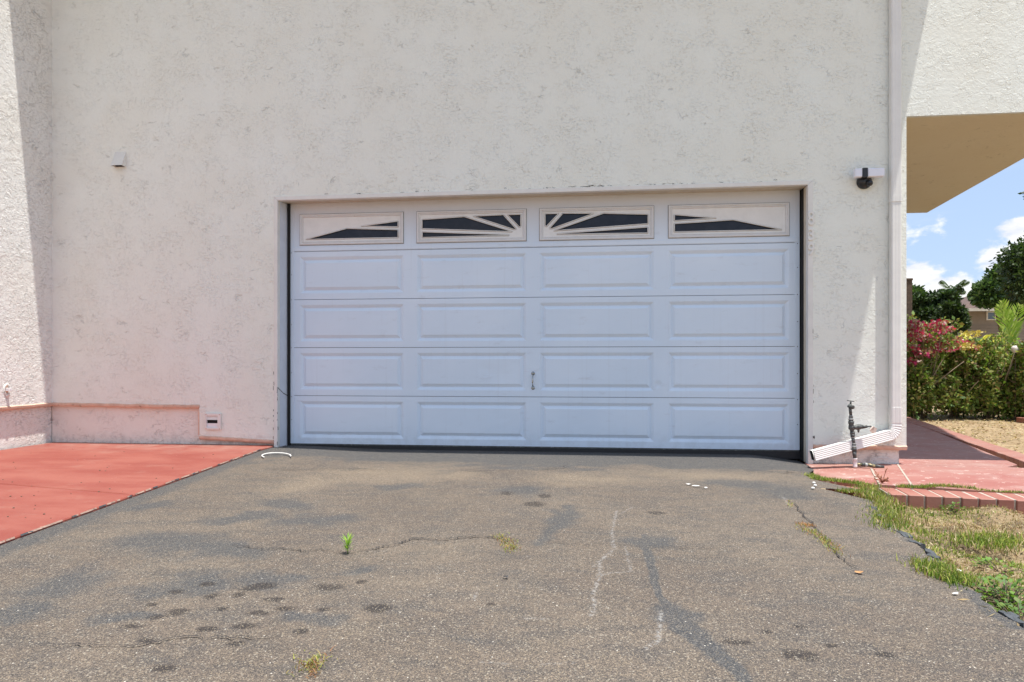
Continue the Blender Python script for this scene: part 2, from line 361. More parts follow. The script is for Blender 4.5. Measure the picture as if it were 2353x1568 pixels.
def blob(cx, cy, rx, ry, ang=0, z=None, warp=1.0):
    c = gp(cx, cy); ex = (gp(cx+rx, cy)-c).length; ey = (gp(cx, cy-ry)-gp(cx, cy+ry)).length/2
    dx, dy = X-c.x+WX*warp, Y-c.y+WY*warp; a = R(ang); u = (dx*math.cos(a)+dy*math.sin(a))/ex; v = (-dx*math.sin(a)+dy*math.cos(a))/max(ey, .02)
    return np.clip(1.25-np.sqrt(u*u+v*v)*.75, 0, 1)
def trace(pts, w, wob=0.0):
    W2 = w if np.isscalar(w) else None
    P = [gp(*p) for p in pts]; D = np.full(X.shape, 9.0)
    XX, YY = X+WX*wob, Y+WY*wob
    for k, (a, b) in enumerate(zip(P[:-1], P[1:])):
        dx, dy = b.x-a.x, b.y-a.y; L = dx*dx+dy*dy; t = np.clip(((XX-a.x)*dx+(YY-a.y)*dy)/L, 0, 1)
        ww = w if W2 is not None else w[k]*(1-t)+w[k+1]*t
        D = np.minimum(D, np.hypot(XX-a.x-t*dx, YY-a.y-t*dy)/ww)
    return np.clip(1-D, 0, 1)
seal = np.zeros_like(X)
for b in [(380, 1245, 170, 22), (180, 1330, 130, 30), (60, 1400, 90, 30), (520, 1265, 120, 22), (640, 1160, 90, 12), (560, 1190, 70, 12), (740, 1190, 90, 16), (640, 1330, 110, 20), (1280, 1190, 40, 26), (1190, 1130, 80, 14), (900, 1120, 60, 8), (440, 1340, 90, 20), (1700, 1110, 90, 10), (1800, 1130, 60, 16), (1500, 1240, 50, 24), (330, 1165, 60, 12), (880, 1300, 60, 10), (300, 1420, 60, 16), (700, 1420, 80, 14), (1550, 1400, 60, 20)]:
    seal = np.maximum(seal, blob(*b)*.92)
seal = np.maximum(seal, .98*sstep(-1.05, -.5, Y+.5*(fbm(X*2.2, Y*3, 9)-.5)*2))
seal = np.maximum(seal, trace([(1315, 1160), (1290, 1200), (1240, 1250)], [.05, .14, .06], .5)*.9)
seal = np.maximum(seal, trace([(1475, 1225), (1495, 1290), (1520, 1370), (1580, 1440), (1680, 1530), (1720, 1568)], [.02, .035, .02, .075, .05, .03], .22)*1.5)
seal = np.maximum(seal, np.clip(1.2-np.abs(X-(np.interp(Y, [-3.41, -.25], [-2.16, -2.536])+.05))/.16, 0, 1)*.9)
edgeR = [gp(*p) for p in [(1862, 1066), (1866, 1100), (1880, 1121), (1990, 1128), (2003, 1150), (2020, 1190), (2050, 1205), (2100, 1240), (2140, 1285), (2200, 1345), (2260, 1388), (2353, 1440), (2420, 1490)]]
ex = np.array([e.x for e in edgeR]); ey = np.array([e.y for e in edgeR])
# right margin of the asphalt as x = f(y)
o_ = np.argsort(ey); exs, eys = ex[o_], ey[o_]
XR = np.interp(Y, np.concatenate([[-16, -4.6], eys]), np.concatenate([[1.5, 1.56], exs]))+(fbm(Y*5, X*0+3, 5)-.5)*.09+(fbm(Y*22, X*0+3, 6)-.5)*.03
seal = np.maximum(seal, np.clip(1.1-(XR-X)/.07, 0, 1)*np.where(X < XR+.1, 1, 0)*(.25+.75*(fbm(Y*4, X*0, 77) > .5)))
tan = np.zeros_like(X)
for b in [(900, 1090, 170, 20), (700, 1110, 80, 22), (1060, 1095, 70, 12), (1600, 1090, 200, 12), (560, 1210, 70, 10), (1000, 1140, 120, 14), (1350, 1100, 130, 14), (820, 1450, 200, 50), (1000, 1250, 300, 40)]: tan = np.maximum(tan, blob(*b)*(.85 if b[1] < 1130 else .38))
stain = np.zeros_like(X)
for b in [(485, 1367, 20, 6), (400, 1356, 22, 5), (610, 1344, 32, 7), (575, 1352, 28, 6), (550, 1365, 18, 5), (412, 1403, 26, 9), (355, 1417, 24, 6), (470, 1340, 20, 5), (760, 1347, 40, 9), (838, 1335, 16, 5), (662, 1397, 30, 6), (745, 1398, 22, 5), (560, 1435, 30, 6), (480, 1440, 22, 5), (340, 1468, 26, 6), (385, 1533, 38, 9), (640, 1376, 26, 5), (867, 1395, 30, 8), (690, 1450, 18, 5), (515, 1395, 16, 4), (1230, 1157, 26, 5), (1160, 1133, 16, 5), (1255, 1139, 14, 4), (1840, 1508, 40, 13), (1695, 1475, 36, 8), (1835, 1437, 16, 5), (1910, 1483, 16, 6), (2030, 1505, 22, 6), (1122, 1387, 13, 4), (1510, 1178, 20, 4), (600, 1405, 24, 5), (540, 1475, 20, 5), (350, 1385, 14, 4), (1760, 1450, 14, 4), (300, 1440, 30, 5)]:
    stain = np.maximum(stain, blob(*b, warp=.14)*random.uniform(.75, 1.15))
chalk = np.zeros_like(X)
for t, w, k in [([(1420, 1172), (1412, 1195), (1405, 1215), (1410, 1238), (1412, 1258), (1400, 1272), (1378, 1290), (1382, 1310), (1374, 1335), (1364, 1362), (1366, 1385), (1362, 1415)], .022, 1), ([(1437, 1255), (1445, 1285), (1452, 1312), (1400, 1316), (1382, 1322)], .016, .85), ([(1378, 1292), (1365, 1300)], .02, .8), ([(1520, 1405), (1518, 1440), (1512, 1470), (1480, 1488)], .022, 1), ([(1208, 1419), (1258, 1420)], .018, .8), ([(1110, 1515), (1170, 1522)], .016, .8), ([(1250, 1522), (1320, 1520)], .016, .7), ([(1095, 1345), (1087, 1380)], .014, .7), ([(1196, 1340), (1206, 1352)], .02, .8), ([(1455, 1165), (1425, 1180)], .012, .8), ([(1800, 1142), (1808, 1150), (1816, 1165)], .03, 1.2)]:
    chalk = np.maximum(chalk, trace(t, w*.52, .06)*k*.9)
nx, ny = len(xs), len(ys); idx = np.arange(nx*ny).reshape(ny, nx)
Q = np.stack([idx[:-1, :-1], idx[:-1, 1:], idx[1:, 1:], idx[1:, :-1]], -1).reshape(-1, 4)
keep = ((X < XR)[:-1, :-1]).ravel(); keep &= ((Y < .2) | (np.abs(X) < 2.5))[:-1, :-1].ravel(); Q = Q[keep]
used, inv = np.unique(Q, return_inverse=True); Q = inv.reshape(-1, 4)
fl = lambda a: a.ravel()[used]
dw = mesh_np('driveway', np.c_[fl(X), fl(Y), fl(Z)], Q, M['asphalt'], smooth=True, attrs={'seal': fl(seal), 'tan': fl(tan), 'stain': fl(stain), 'chalk': fl(chalk)})
tag(dw, kind='structure'); del X, Y, Z, seal, tan, stain, chalk

def crack(pts, w, name='crack', parent=None, jit=.012, z=.0035, mat='crack', sub=9):
    """a jagged open seam laid along ground points"""
    P = [gp(*p) for p in pts]; L = []
    for a, b in zip(P[:-1], P[1:]):
        for i in range(sub): L.append(a.lerp(b, i/sub))
    L.append(P[-1]); vs, fs = [], []; n = len(L)
    for i, p in enumerate(L):
        t = (L[min(i+1, n-1)]-L[max(i-1, 0)]).normalized(); nn = Vector((-t.y, t.x, 0)); j = nn*random.uniform(-jit, jit)
        ww = w*random.uniform(.25, 1.2)*min(1, 6*min(i, n-1-i)/n+.15); zz = zg(p.x)+z
        vs += [(p.x+j.x+nn.x*ww, p.y+j.y+nn.y*ww, zz), (p.x+j.x-nn.x*ww, p.y+j.y-nn.y*ww, zz)]
        if i: fs.append((2*i-2, 2*i-1, 2*i+1, 2*i))
    return MB().add(vs, fs).build(name, M[mat], parent)
for pts, w in [([(812, 1267), (850, 1264), (880, 1258), (925, 1248), (945, 1238), (985, 1238), (1010, 1241), (1060, 1236), (1110, 1234), (1155, 1238), (1210, 1243)], .0055),
               ([(520, 1252), (575, 1258), (605, 1262), (640, 1260), (700, 1268), (735, 1264), (790, 1267)], .0035),
               ([(1210, 1243), (1350, 1252), (1470, 1254), (1560, 1258), (1680, 1262)], .002),
               ([(80, 1482), (200, 1484), (330, 1482), (410, 1466), (520, 1466), (650, 1462)], .003),
               ([(1240, 1078), (1290, 1074), (1310, 1068)], .006), ([(1700, 1080), (1800, 1086), (1850, 1082)], .006), ([(1815, 1150), (1850, 1185), (1900, 1240), (1925, 1275), (1970, 1310)], .0035),
               ([(600, 1078), (700, 1080), (800, 1076), (900, 1082)], .006), ([(1040, 1080), (1180, 1084), (1290, 1078)], .005)]:
    crack(pts, w, parent=dw)

# red patio on the left, two cast panels with an open joint
LP = [(-2.55, .04), (-2.536, -.25), (-2.16, -3.405), (-1.86, -6.0), (-1.55, -9.0), (-9, -9.0), (-9, .04)]
pat = tag(empty('patio', (-3, -1, 0)), kind='structure')
j0, j1 = gp(0, 1116), gp(325, 1143); js = (j1.y-j0.y)/(j1.x-j0.x)
def jy(x, o=0): return j0.y+js*(x-j0.x)+o
xj = None
for k in range(200):
    x = -2.56+.4*k/200; yl = np.interp(x, [-2.536, -2.16], [-.25, -3.405])
    if jy(x) > yl: xj = x; break
xj = xj or -2.45
def slab(poly, z0, z1, name, mat, parent, bev=.006): return MB().plate([poly], lambda a, b: (a, b, z1), lambda a, b: (a, b, z0)).build(name, mat, parent, bev, 1)
slab([(-2.53, .04), (-2.536, -.25), (xj, jy(xj, .006)), (-4.9, jy(-4.9, .006)), (-4.9, .04)], -.12, .012, 'slab', M['red'], pat)
slab([(xj+.001, jy(xj, -.006)), (-2.16, -3.405), (-1.95, -5.2), (-9, -5.2), (-9, jy(-9, -.006))], -.12, .0115, 'slab', M['red'], pat)

M['sealer'] = plain('sealer', (.060, .066, .072), .7, .25, 30, bmp=.8, bscale=70)
M['dustred'] = plain('dust_red', (.36, .24, .19), .9, .2, 40)
for k in range(44):
    y_ = -.3-3.2*k/44+random.uniform(-.04, .04); xe = float(np.interp(y_, [-3.405, -.25], [-2.16, -2.536])); L_ = random.uniform(.03, .12); vs = []
    for i in range(7):
        yy = y_-L_*i/6; xx = xe+(y_-yy)*.119; vs += [(xx+random.uniform(.001, .006), yy, .006), (xx-random.uniform(-.001, .002)*(0 if i in (0, 6) else 1), yy, .0135)]
    tag(MB().add(vs, [(2*i, 2*i+1, 2*i+3, 2*i+2) for i in range(6)]).build('edge_crumb', M['sealer' if k % 4 == 0 else 'dustred'], dw), kind='stuff')
# ------------------------------------------------------------------ the house
H = 5.4; EW = .037+.111*H
house = tag(empty('house', (0, 3, 0)), 'white stucco house wall with sunlit left wing and tan soffit around the garage door', 'house')
XW = -4.881; OXR = 3.301; OVX = 4.95
LA, LB, LC = .40, .386, .083
poly = [(XW, LA), (-3.307, LB), (-3.307, LC), (-2.53, .048), (-2.53, 2.44), (2.51, 2.452), (2.51, .07), (OXR, .066), (OXR, 2.993), (OVX, 2.993), (OVX, H), (XW, H)]
xz = lambda y: (lambda a, b: (a, y, b))
MB().plate([poly], xz(0), xz(.2)).build('front_wall', M['stucco'], house)
MB().plate([[(XW-.04, -.4), (-2.53, -.4), (-2.53, .048), (-3.307, LC), (-3.307, LB), (XW-.04, LA)]], xz(.045), xz(.2)).build('plinth', M['stucco_base'], house)
MB().plate([[(2.51, -.4), (OXR-.042, -.4), (OXR-.042, .066), (2.51, .07)]], xz(.045), xz(.2)).build('plinth', M['stucco_base'], house)
# left wing, facing right
yz = lambda x: (lambda a, b: (x, a, b))
MB().plate([[(.0, LA), (-3.2, .385), (-3.2, H+.5), (0, H+.5)]], yz(XW), yz(XW-.2)).build('wing_wall', M['stucco_rough'], house)
MB().plate([[(.045, -.4), (-3.2, -.4), (-3.2, .385), (.045, LA)]], yz(XW-.045), yz(XW-.2)).build('wing_plinth', M['stucco_rough'], house)
MB().box(-9, XW-.2, -3.2, 9, -.4, H+.5).build('wing_body', M['stucco_rough'], house)
# side wall, soffit, overhanging upper storey
MB().box(OXR-.2, OXR, .2, 9, -.4, 2.993).build('side_wall', M['stucco_rough'], house)
MB().plate([[(OXR+.002, .004), (OVX-.003, .004), (5.41, 3.9), (OXR+.002, 3.9)]], lambda a, b: (a, b, 2.984), lambda a, b: (a, b, 2.991)).build('soffit', M['soffit'], house)
MB().plate([[(OXR-.15, .2), (OVX, .2), (5.42, 3.9), (OXR-.15, 3.9)]], lambda a, b: (a, b, 2.995), lambda a, b: (a, b, H)).build('overhang_body', M['stucco_rough'], house)
MB().box(XW-.2, OXR-.2, 6, 9, -.4, H).build('rear_body', M['stucco_rough'], house)
MB().box(XW-.2, 3.12, .2, 6, 2.7, 2.9).build('upper_floor', M['trim'], house)
MB().box(XW, 3.75, -EW, 9.3, H, H+.16).build('roof', M['roof'], house)
MB().plate([[(3.751, .001), (5.38, .001), (6.75, 3.9), (6.75, 9.3), (3.751, 9.3)]], lambda a, b: (a, b, H+.003), lambda a, b: (a, b, H+.12)).build('roof', M['roof'], house)  # unseen right-hand part, outline skewed so that its shadow covers the walk
# drip ledges where the thicker stucco ends
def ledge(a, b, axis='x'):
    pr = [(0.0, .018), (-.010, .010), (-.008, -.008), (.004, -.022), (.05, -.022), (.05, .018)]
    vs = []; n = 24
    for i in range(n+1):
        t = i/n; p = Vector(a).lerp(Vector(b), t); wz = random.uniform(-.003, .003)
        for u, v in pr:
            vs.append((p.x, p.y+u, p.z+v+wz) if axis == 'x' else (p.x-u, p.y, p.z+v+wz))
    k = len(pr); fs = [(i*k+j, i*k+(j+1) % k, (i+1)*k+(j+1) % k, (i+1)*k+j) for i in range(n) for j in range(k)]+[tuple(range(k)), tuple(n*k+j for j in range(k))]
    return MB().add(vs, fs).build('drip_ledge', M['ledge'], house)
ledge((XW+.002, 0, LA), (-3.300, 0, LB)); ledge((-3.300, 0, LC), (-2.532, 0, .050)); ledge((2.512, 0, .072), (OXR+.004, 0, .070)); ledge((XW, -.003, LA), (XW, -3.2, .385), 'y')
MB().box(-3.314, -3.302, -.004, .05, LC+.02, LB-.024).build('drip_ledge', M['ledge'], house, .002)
# opening trim and jambs
trim = [(-2.53, -.03, -2.494, 2.402, 'l'), (2.466, -.08, 2.51, 2.414, 'r')]
MB().add([(-2.53, -.006, -.05), (-2.494, -.006, -.05), (-2.494, -.006, 2.402), (-2.53, -.006, 2.44), (-2.53, .05, -.05), (-2.494, .05, -.05), (-2.494, .05, 2.402), (-2.53, .05, 2.44)],
         [(0, 1, 2, 3), (7, 6, 5, 4), (0, 4, 5, 1), (1, 5, 6, 2), (2, 6, 7, 3), (3, 7, 4, 0)]).build('opening_trim', M['trim'], house, .003)
MB().add([(2.466, -.006, -.09), (2.51, -.006, -.09), (2.51, -.006, 2.452), (2.466, -.006, 2.414), (2.466, .05, -.09), (2.51, .05, -.09), (2.51, .05, 2.452), (2.466, .05, 2.414)],
         [(0, 1, 2, 3), (7, 6, 5, 4), (0, 4, 5, 1), (1, 5, 6, 2), (2, 6, 7, 3), (3, 7, 4, 0)]).build('opening_trim', M['trim'], house, .003)
MB().add([(-2.529, -.005, 2.44), (2.509, -.005, 2.452), (2.465, -.005, 2.414), (-2.493, -.005, 2.402), (-2.529, .05, 2.44), (2.509, .05, 2.452), (2.465, .05, 2.414), (-2.493, .05, 2.402)],
         [(0, 1, 2, 3), (7, 6, 5, 4), (0, 4, 5, 1), (1, 5, 6, 2), (2, 6, 7, 3), (3, 7, 4, 0)]).build('opening_trim', M['trim'], house, .003)
MB().plate([[(-2.494, .05), (-2.463, .205), (-2.52, .205), (-2.52, .05)]], lambda a, b: (a, b, -.03), lambda a, b: (a, b, 2.405)).build('door_jamb', M['jamb_blue'], house)
MB().plate([[(2.466, .05), (2.468, .115), (2.52, .115), (2.52, .05)]], lambda a, b: (a, b, -.08), lambda a, b: (a, b, 2.412)).build('door_jamb', M['jamb_tan'], house)
MB().add([(-2.494, .05, 2.404), (2.466, .05, 2.414), (2.466, .205, 2.416), (-2.494, .205, 2.412), (-2.494, .05, 2.5), (2.466, .05, 2.5), (2.466, .205, 2.5), (-2.494, .205, 2.5)],
         [(3, 2, 1, 0), (4, 5, 6, 7), (0, 1, 5, 4), (1, 2, 6, 5), (2, 3, 7, 6), (3, 0, 4, 7)]).build('door_header', M['jamb_tan'], house)
MB().box(2.4605, 2.52, .118, .26, -.08, 2.412).build('weather_strip', M['gap'], house)
MB().box(-2.464, -2.447, .15, .26, -.03, 2.408).build('weather_strip', M['gap'], house)
MB().box(-2.52, 2.52, .262, .30, -.03, 2.5).build('inner_shade', M['gap'], house)
# open seam and flaked paint above the opening
def chips(n, x0, x1, zf, w, name='paint_chip'):
    b = MB()
    for _ in range(n):
        x = random.uniform(x0, x1); L = random.uniform(.008, .07)*random.choice([.5, 1, 1]); t = random.uniform(.0012, w)
        z = zf(x)+random.gauss(0, .004); pts = [(x+L*i/5, z+random.uniform(-.004, .004), t*random.uniform(.3, 1.2)*(0.3 if i in (0, 5) else 1)) for i in range(6)]
        vs = [(a, -.0035, b_+c_) for a, b_, c_ in pts]+[(a, -.0035, b_-c_) for a, b_, c_ in pts]
        b.add(vs, [(i, i+1, i+7, i+6) for i in range(5)])
    return tag(b.build(name, M['crack'], house), kind='stuff')
chips(30, -2.4, 2.45, lambda x: 2.448+.0022*x+.005, .0020); chips(24, .1, 1.5, lambda x: 2.452+.004*x, .0022)
def vchip(x, z0, z1, n, y=-.0075, w=.004):
    b = MB()
    for _ in range(n):
        z = random.uniform(z0, z1); L = random.uniform(.01, .04); xx = x+random.gauss(0, .003); vs = []
        for i in range(5): vs.append((xx-w*random.uniform(.2, 1), y, z+L*i/4)); vs.append((xx+w*random.uniform(.1, .8), y, z+L*i/4))
        b.add(vs, [(2*i, 2*i+1, 2*i+3, 2*i+2) for i in range(4)])
    return tag(b.build('paint_chip', M['crack'], house), kind='stuff')
vchip(-2.531, .05, .75, 8); vchip(-2.4935, -.02, .6, 10); vchip(2.511, .0, .25, 3, w=.005); vchip(2.511, .3, 1.2, 5, w=.0025)
# crack crossing the left jamb
pj = [wp(638, 890, .0), wp(645, 897, .06), wp(652, 903, .10), wp(661, 909, .17)]
b = MB()
for i in range(3):
    a, c = pj[i], pj[i+1]; ax = -2.494+.2*max(0, a.y-.05)+.001; cxx = -2.494+.2*max(0, c.y-.05)+.001
    b.add([(ax, a.y, a.z), (cxx, c.y, c.z), (cxx, c.y, c.z-.007), (ax, a.y, a.z-.009)], [(0, 1, 2, 3)])
b.build('paint_chip', M['crack'], house)
# broken stucco corner at the foot of the right pier
MB().add([(2.512, -.002, .075), (2.54, -.002, .078), (2.60, -.002, .070), (2.70, -.002, .066), (2.72, -.002, .055), (2.60, -.002, .05), (2.512, -.002, .045)], [tuple(range(7))]).build('paint_chip', M['crack'], house)

# ------------------------------------------------------------------ garage door
gd = tag(empty('garage_door', (0, .18, 0)), 'wide pale blue sectional garage door with raised panels and four sunburst windows', 'garage door')
DY = .18; DX0, DX1 = -2.44, 2.445; SH = .4795; DT = .045
zsec = [0.012+SH*i for i in range(6)]; zsec[5] = 2.46
colpx = [(689.5, 927), (958, 1209), (1240, 1502), (1536, 1813)]
cols = [(wp(a, 800, DY).x, wp(b, 800, DY).x) for a, b in colpx]
PZ0, PZ1 = .062, .425
def loopface(b, r0, r1):
    """ring of quads between rectangle r0 and r1 = (x0,x1,z0,z1,y)"""
    def c(r): x0, x1, z0, z1, y = r; return [(x0, y, z0), (x1, y, z0), (x1, y, z1), (x0, y, z1)]
    b.add(c(r0)+c(r1), [(i, (i+1) % 4, 4+(i+1) % 4, 4+i) for i in range(4)])
winz = (1.995, 2.300)
for s in range(5):
    z0, z1 = zsec[s]+.0022, zsec[s+1]-.0022
    holes = [[(a, z0-.0022+PZ0), (c, z0-.0022+PZ0), (c, z0-.0022+PZ1), (a, z0-.0022+PZ1)] for a, c in cols] if s < 4 else [[(a+.010, winz[0]+.010), (c-.010, winz[0]+.010), (c-.010, winz[1]-.010), (a+.010, winz[1]-.010)] for a, c in cols]
    sec = MB().plate([[(DX0, z0), (DX1, z0), (DX1, z1), (DX0, z1)]]+holes, xz(DY), xz(DY+DT)).build('door_section', M['door'], gd)
    if s == 4:   # astragal lip where the top section overlaps the next
        MB().box(DX0+.002, DX1-.002, DY-.005, DY-.0005, z0+.004, z0+.042).build('section_lip', M['door'], sec, .002, 1)
    if s < 4:
        for i, (a, c) in enumerate(cols):
            b = MB(); p0, p1 = zsec[s]+PZ0, zsec[s]+PZ1; cur = (a, c, p0, p1, DY)
            for ins, y in ((.004, DY+.003), (.007, DY+.0035), (.029, DY+.019), (.033, DY+.019), (.058, DY+.003), (.061, DY+.001)):
                nx_ = (a+ins, c-ins, p0+ins, p1-ins, y); loopface(b, cur, nx_); cur = nx_
            x0, x1, zz0, zz1, y = cur; nn = 12; mm = 5; vs = []
            for jz in range(mm+1):
                for ix in range(nn+1):
                    vx, vz = x0+(x1-x0)*ix/nn, zz0+(zz1-zz0)*jz/mm; dy = 0
                    if 0 < ix < nn and 0 < jz < mm:
                        dy = random.gauss(0, .0004)
                        if s == 1 and i == 1 and ix > 7: dy += .004*math.exp(-((ix-9.5)/1.6)**2-((jz-2)/1.5)**2)
                    vs.append((vx, y+dy, vz))
            b.add(vs, [(jz*(nn+1)+ix, jz*(nn+1)+ix+1, (jz+1)*(nn+1)+ix+1, (jz+1)*(nn+1)+ix) for jz in range(mm) for ix in range(nn)], False)
            b.build('raised_panel', M['door'], sec)
# side caps, bottom seal
MB().box(DX0-.006, DX0+.032, DY-.003, DY-.0004, .014, 2.455).build('end_stile', M['door'], gd, .001, 1)
MB().box(DX1-.036, DX1+.008, DY-.003, DY-.0004, .014, 2.455).build('end_stile', M['door'], gd, .001, 1)
MB().box(DX0, DX1, DY-.001, DY+.04, .001, .013).build('aluminium_retainer', M['iron'], gd)
MB().box(DX0, DX1+.015, DY+.004, DY+.05, -.07, .0008).build('bottom_seal', M['black'], gd)
bs = MB()
for zz in (.25, .48, .72, .97, 1.2, 1.45, 1.7, 1.92): bs.lathe([(.004, 0), (.004, .0025), (.002, .004)], (DX1-.012, DY-.0028, zz), (0, -1, 0), 8); bs.lathe([(.0035, 0), (.0035, .0025), (.002, .004)], (DX0+.006, DY-.0028, zz), (0, -1, 0), 8)
bs.build('rivet', M['iron'], gd)
# windows
HA = [(.03, .105), (.98, .105), (.98, .42), (.455, .52)]
HB = [(.605, .605), (.98, .54), (.98, .77)]
H2 = [[(.018, .445), (.90, .245), (.433, .89), (.018, .81)], [(.02, .085), (.866, .10), (.866, .125), (.02, .31)], [(.522, .90), (.92, .33), (.94, .34), (.813, .93)], [(.854, .93), (.97, .42), (.982, .46), (.982, .93)]]
pats = [[HA, HB], H2, None, None]
mir = lambda hs: [[(1-u, v) for u, v in reversed(h)] for h in hs]
pats[2] = mir(pats[1]); pats[3] = mir(pats[0])
for i, (a, c) in enumerate(cols):
    wn = tag(empty('window', ((a+c)/2, DY, 2.15)), ['door window with plain white field and two slim dark wedges pointing left', 'sunburst door window with rays fanning from its lower right corner', 'sunburst door window with rays fanning from its lower left corner', 'door window with plain white field and two slim dark wedges pointing right'][i])
    wn.parent = gd; wn.matrix_parent_inverse = Matrix.Translation(gd.location).inverted()
    z0, z1 = winz; b = MB(); cur = (a, c, z0, z1, DY-.0005)
    seq = ((.0, DY-.010), (.005, DY-.014), (.015, DY-.014), (.019, DY-.006), (.023, DY-.004), (.030, DY-.008), (.034, DY-.001), (.038, DY+.008))
    for ins, y in seq: n_ = (a+ins, c-ins, z0+ins*.95, z1-ins*.95, y); loopface(b, cur, n_); cur = n_
    wf = b.build('window_frame', M['winframe'], None); 
    def par(o): o.parent = wn; o.matrix_parent_inverse = Matrix.Translation(wn.location).inverted() @ Matrix.Translation(gd.location) @ Matrix.Translation(gd.location).inverted()
    U0, U1, V0, V1 = a+.034, c-.034, z0+.032, z1-.032
    T = lambda u, v: (U0+(U1-U0)*u, V0+(V1-V0)*v)
    holes = [[T(u, v) for u, v in h] for h in pats[i]]
    ins = MB().plate([[T(0, 0), T(1, 0), T(1, 1), T(0, 1)]]+holes, xz(DY+.002), xz(DY+.009)).build('sunburst_insert', M['insert'], None)
    rb = MB()
    for h in holes:
        P = [Vector((x, DY-.002, z)) for x, z in h]; cen = sum(P, Vector())/len(P)
        for k in range(len(P)):
            p, r_ = P[k], P[(k+1) % len(P)]
            if (r_-p).length > .012: rb.tube([p+(p-r_).normalized()*.002, r_], .0040, 6)
    gk = MB().plate([fr(a-.005, c+.005, z0-.005, z1+.005), fr(a+.004, c-.004, z0+.004, z1-.004)], xz(DY-.0018), xz(DY-.0003)).build('dark_outline', M['dark_outline'], None)  # dark ring around the frame, painting in its thin shadow line
    rd_ = MB()
    for h in holes:
        P = [Vector((x, DY+.0012, z)) for x, z in h]
        for k in range(len(P)): rd_.tube([P[k], P[(k+1) % len(P)]], .0058, 6)
    sl = rd_.build('moulding_seam', M['dark_outline'], None)
    rim = rb.build('insert_moulding', M['insert'], None)
    gl_ = MB().box(a+.022, c-.022, DY+.012, DY+.016, z0+.022, z1-.022).build('glass_pane', M['glass'], None)
    for o in (wf, ins, rim, gl_, gk, sl): o.parent = wn; o.matrix_parent_inverse = Matrix.Translation(Vector((a+c, 0, 4.3))/2+Vector((0, DY, 0))).inverted()
# lift handle
hc = wp(1225, 875, DY)
hd = MB()
for sg in (1, -1):
    zc = hc.z+sg*.070; hd.lathe([(.0185, 0), (.0185, .003), (.015, .006), (.006, .007)], (hc.x, DY-.0005, zc), (0, -1, 0), 18); hd.lathe([(.006, .006), (.0058, .010), (.002, .011)], (hc.x, DY, zc+sg*.006), (0, -1, 0), 10)
hd.tube([(hc.x, DY-.006, hc.z+.062), (hc.x, DY-.018, hc.z+.056), (hc.x-.001, DY-.034, hc.z+.045), (hc.x-.002, DY-.040, hc.z+.02), (hc.x-.002, DY-.040, hc.z-.02), (hc.x-.001, DY-.034, hc.z-.045), (hc.x, DY-.018, hc.z-.056), (hc.x, DY-.006, hc.z-.062)], .0062, 10)
hd.build('handle', M['chrome'], gd)

# ------------------------------------------------------------------ wall fittings
# downspout
dx = (wp(2048, 500, -.06).x+wp(2071, 500, -.06).x)/2; DW = .086; DD = .062
ds = tag(empty('downspout', (dx, -.05, .3)), 'white rectangular downspout running down the right corner and kicking out toward the driveway', 'downspout')
rr = .008; hw, hd_ = DW/2, DD/2
prof = [(-hw+rr, -hd_), (hw-rr, -hd_), (hw, -hd_+rr), (hw, hd_-rr), (hw-rr, hd_), (hw*.45, hd_), (hw*.40, hd_-.001), (hw*.30, hd_-.001), (hw*.25, hd_), (-hw*.25, hd_), (-hw*.30, hd_-.001), (-hw*.40, hd_-.001), (-hw*.45, hd_), (-hw+rr, hd_), (-hw, hd_-rr), (-hw, -hd_+rr)]
yc = -.008-hd_; z1 = wp(2060, 462, yc-.03).z; z2 = wp(2060, 938, yc-.03).z; z3 = wp(2060, 972, yc-.03).z
MB().sweep(prof, [(dx, yc, H), (dx, yc, z1)], fixed=(0, -1, 0)).build('pipe', M['spout'], ds)
MB().sweep([(u*.95, v*.93) for u, v in prof], [(dx, yc, z1-.0005), (dx, yc, z2)], fixed=(0, -1, 0)).build('pipe', M['spout'], ds)
MB().sweep([(u*1.05, v*1.05) for u, v in prof], [(dx, yc, z1+.05), (dx, yc, z1-.004)], fixed=(0, -1, 0)).build('sleeve', M['spout'], ds)
MB().sweep([(u*1.04, v*1.05) for u, v in prof], [(dx, yc, z2+.003), (dx, yc, z3)], fixed=(0, -1, 0)).build('sleeve', M['spout'], ds)
end = wp(1867, 1047, yc-.24)
kn = wp(2038, 1001, yc-.03)
pts = []; A = Vector((dx, yc, z3)); B = Vector((dx+.004, yc-.005, wp(2060, 1003, yc).z)); K = kn
N = 26
for i in range(N+1):
    t = i/N; pts.append(A*(1-t)**2+B*(2*t*(1-t))+K*t*t)
# ribbed lower profile
def ribbed(sc=1.0):
    pr = [(-hw, -hd_), (hw, -hd_), (hw, hd_)]
    for k in range(5):
        c_ = hw*(.72-.36*k); pr += [(c_+.0055, hd_), (c_+.003, hd_-.0018), (c_-.003, hd_-.0018), (c_-.0055, hd_)]
    pr += [(-hw, hd_)]; return [(u*sc, v*sc) for u, v in pr]
MB().sweep(prof, pts, fixed=(0, -1, 0), scales=[1.04 if i % 3 == 0 else .965 for i in range(N+1)], caps=False).build('elbow', M['spout'], ds)
dirr = (end-K).normalized(); low = [K-dirr*.03+(end-K+dirr*.03)*(i/10) for i in range(11)]
MB().sweep(ribbed(.99), low, fixed=(0, -1, 0), caps=False).build('outlet_pipe', M['spout'], ds)
MB().sweep(ribbed(.90), [low[0], end-dirr*.004], fixed=(0, -1, 0)).build('dark_bore', M['gap'], ds)
lp_ = MB(); a_ = Vector((0, -1, 0)); u_ = dirr.cross(a_).normalized()
rim4 = [end+u_*(sx*hw)+a_*(sy*hd_) for sx, sy in ((-1, -1), (1, -1), (1, 1), (-1, 1))]; lp_.tube(rim4, .004, 6, closed=True); lp_.build('rim', M['spout'], ds)

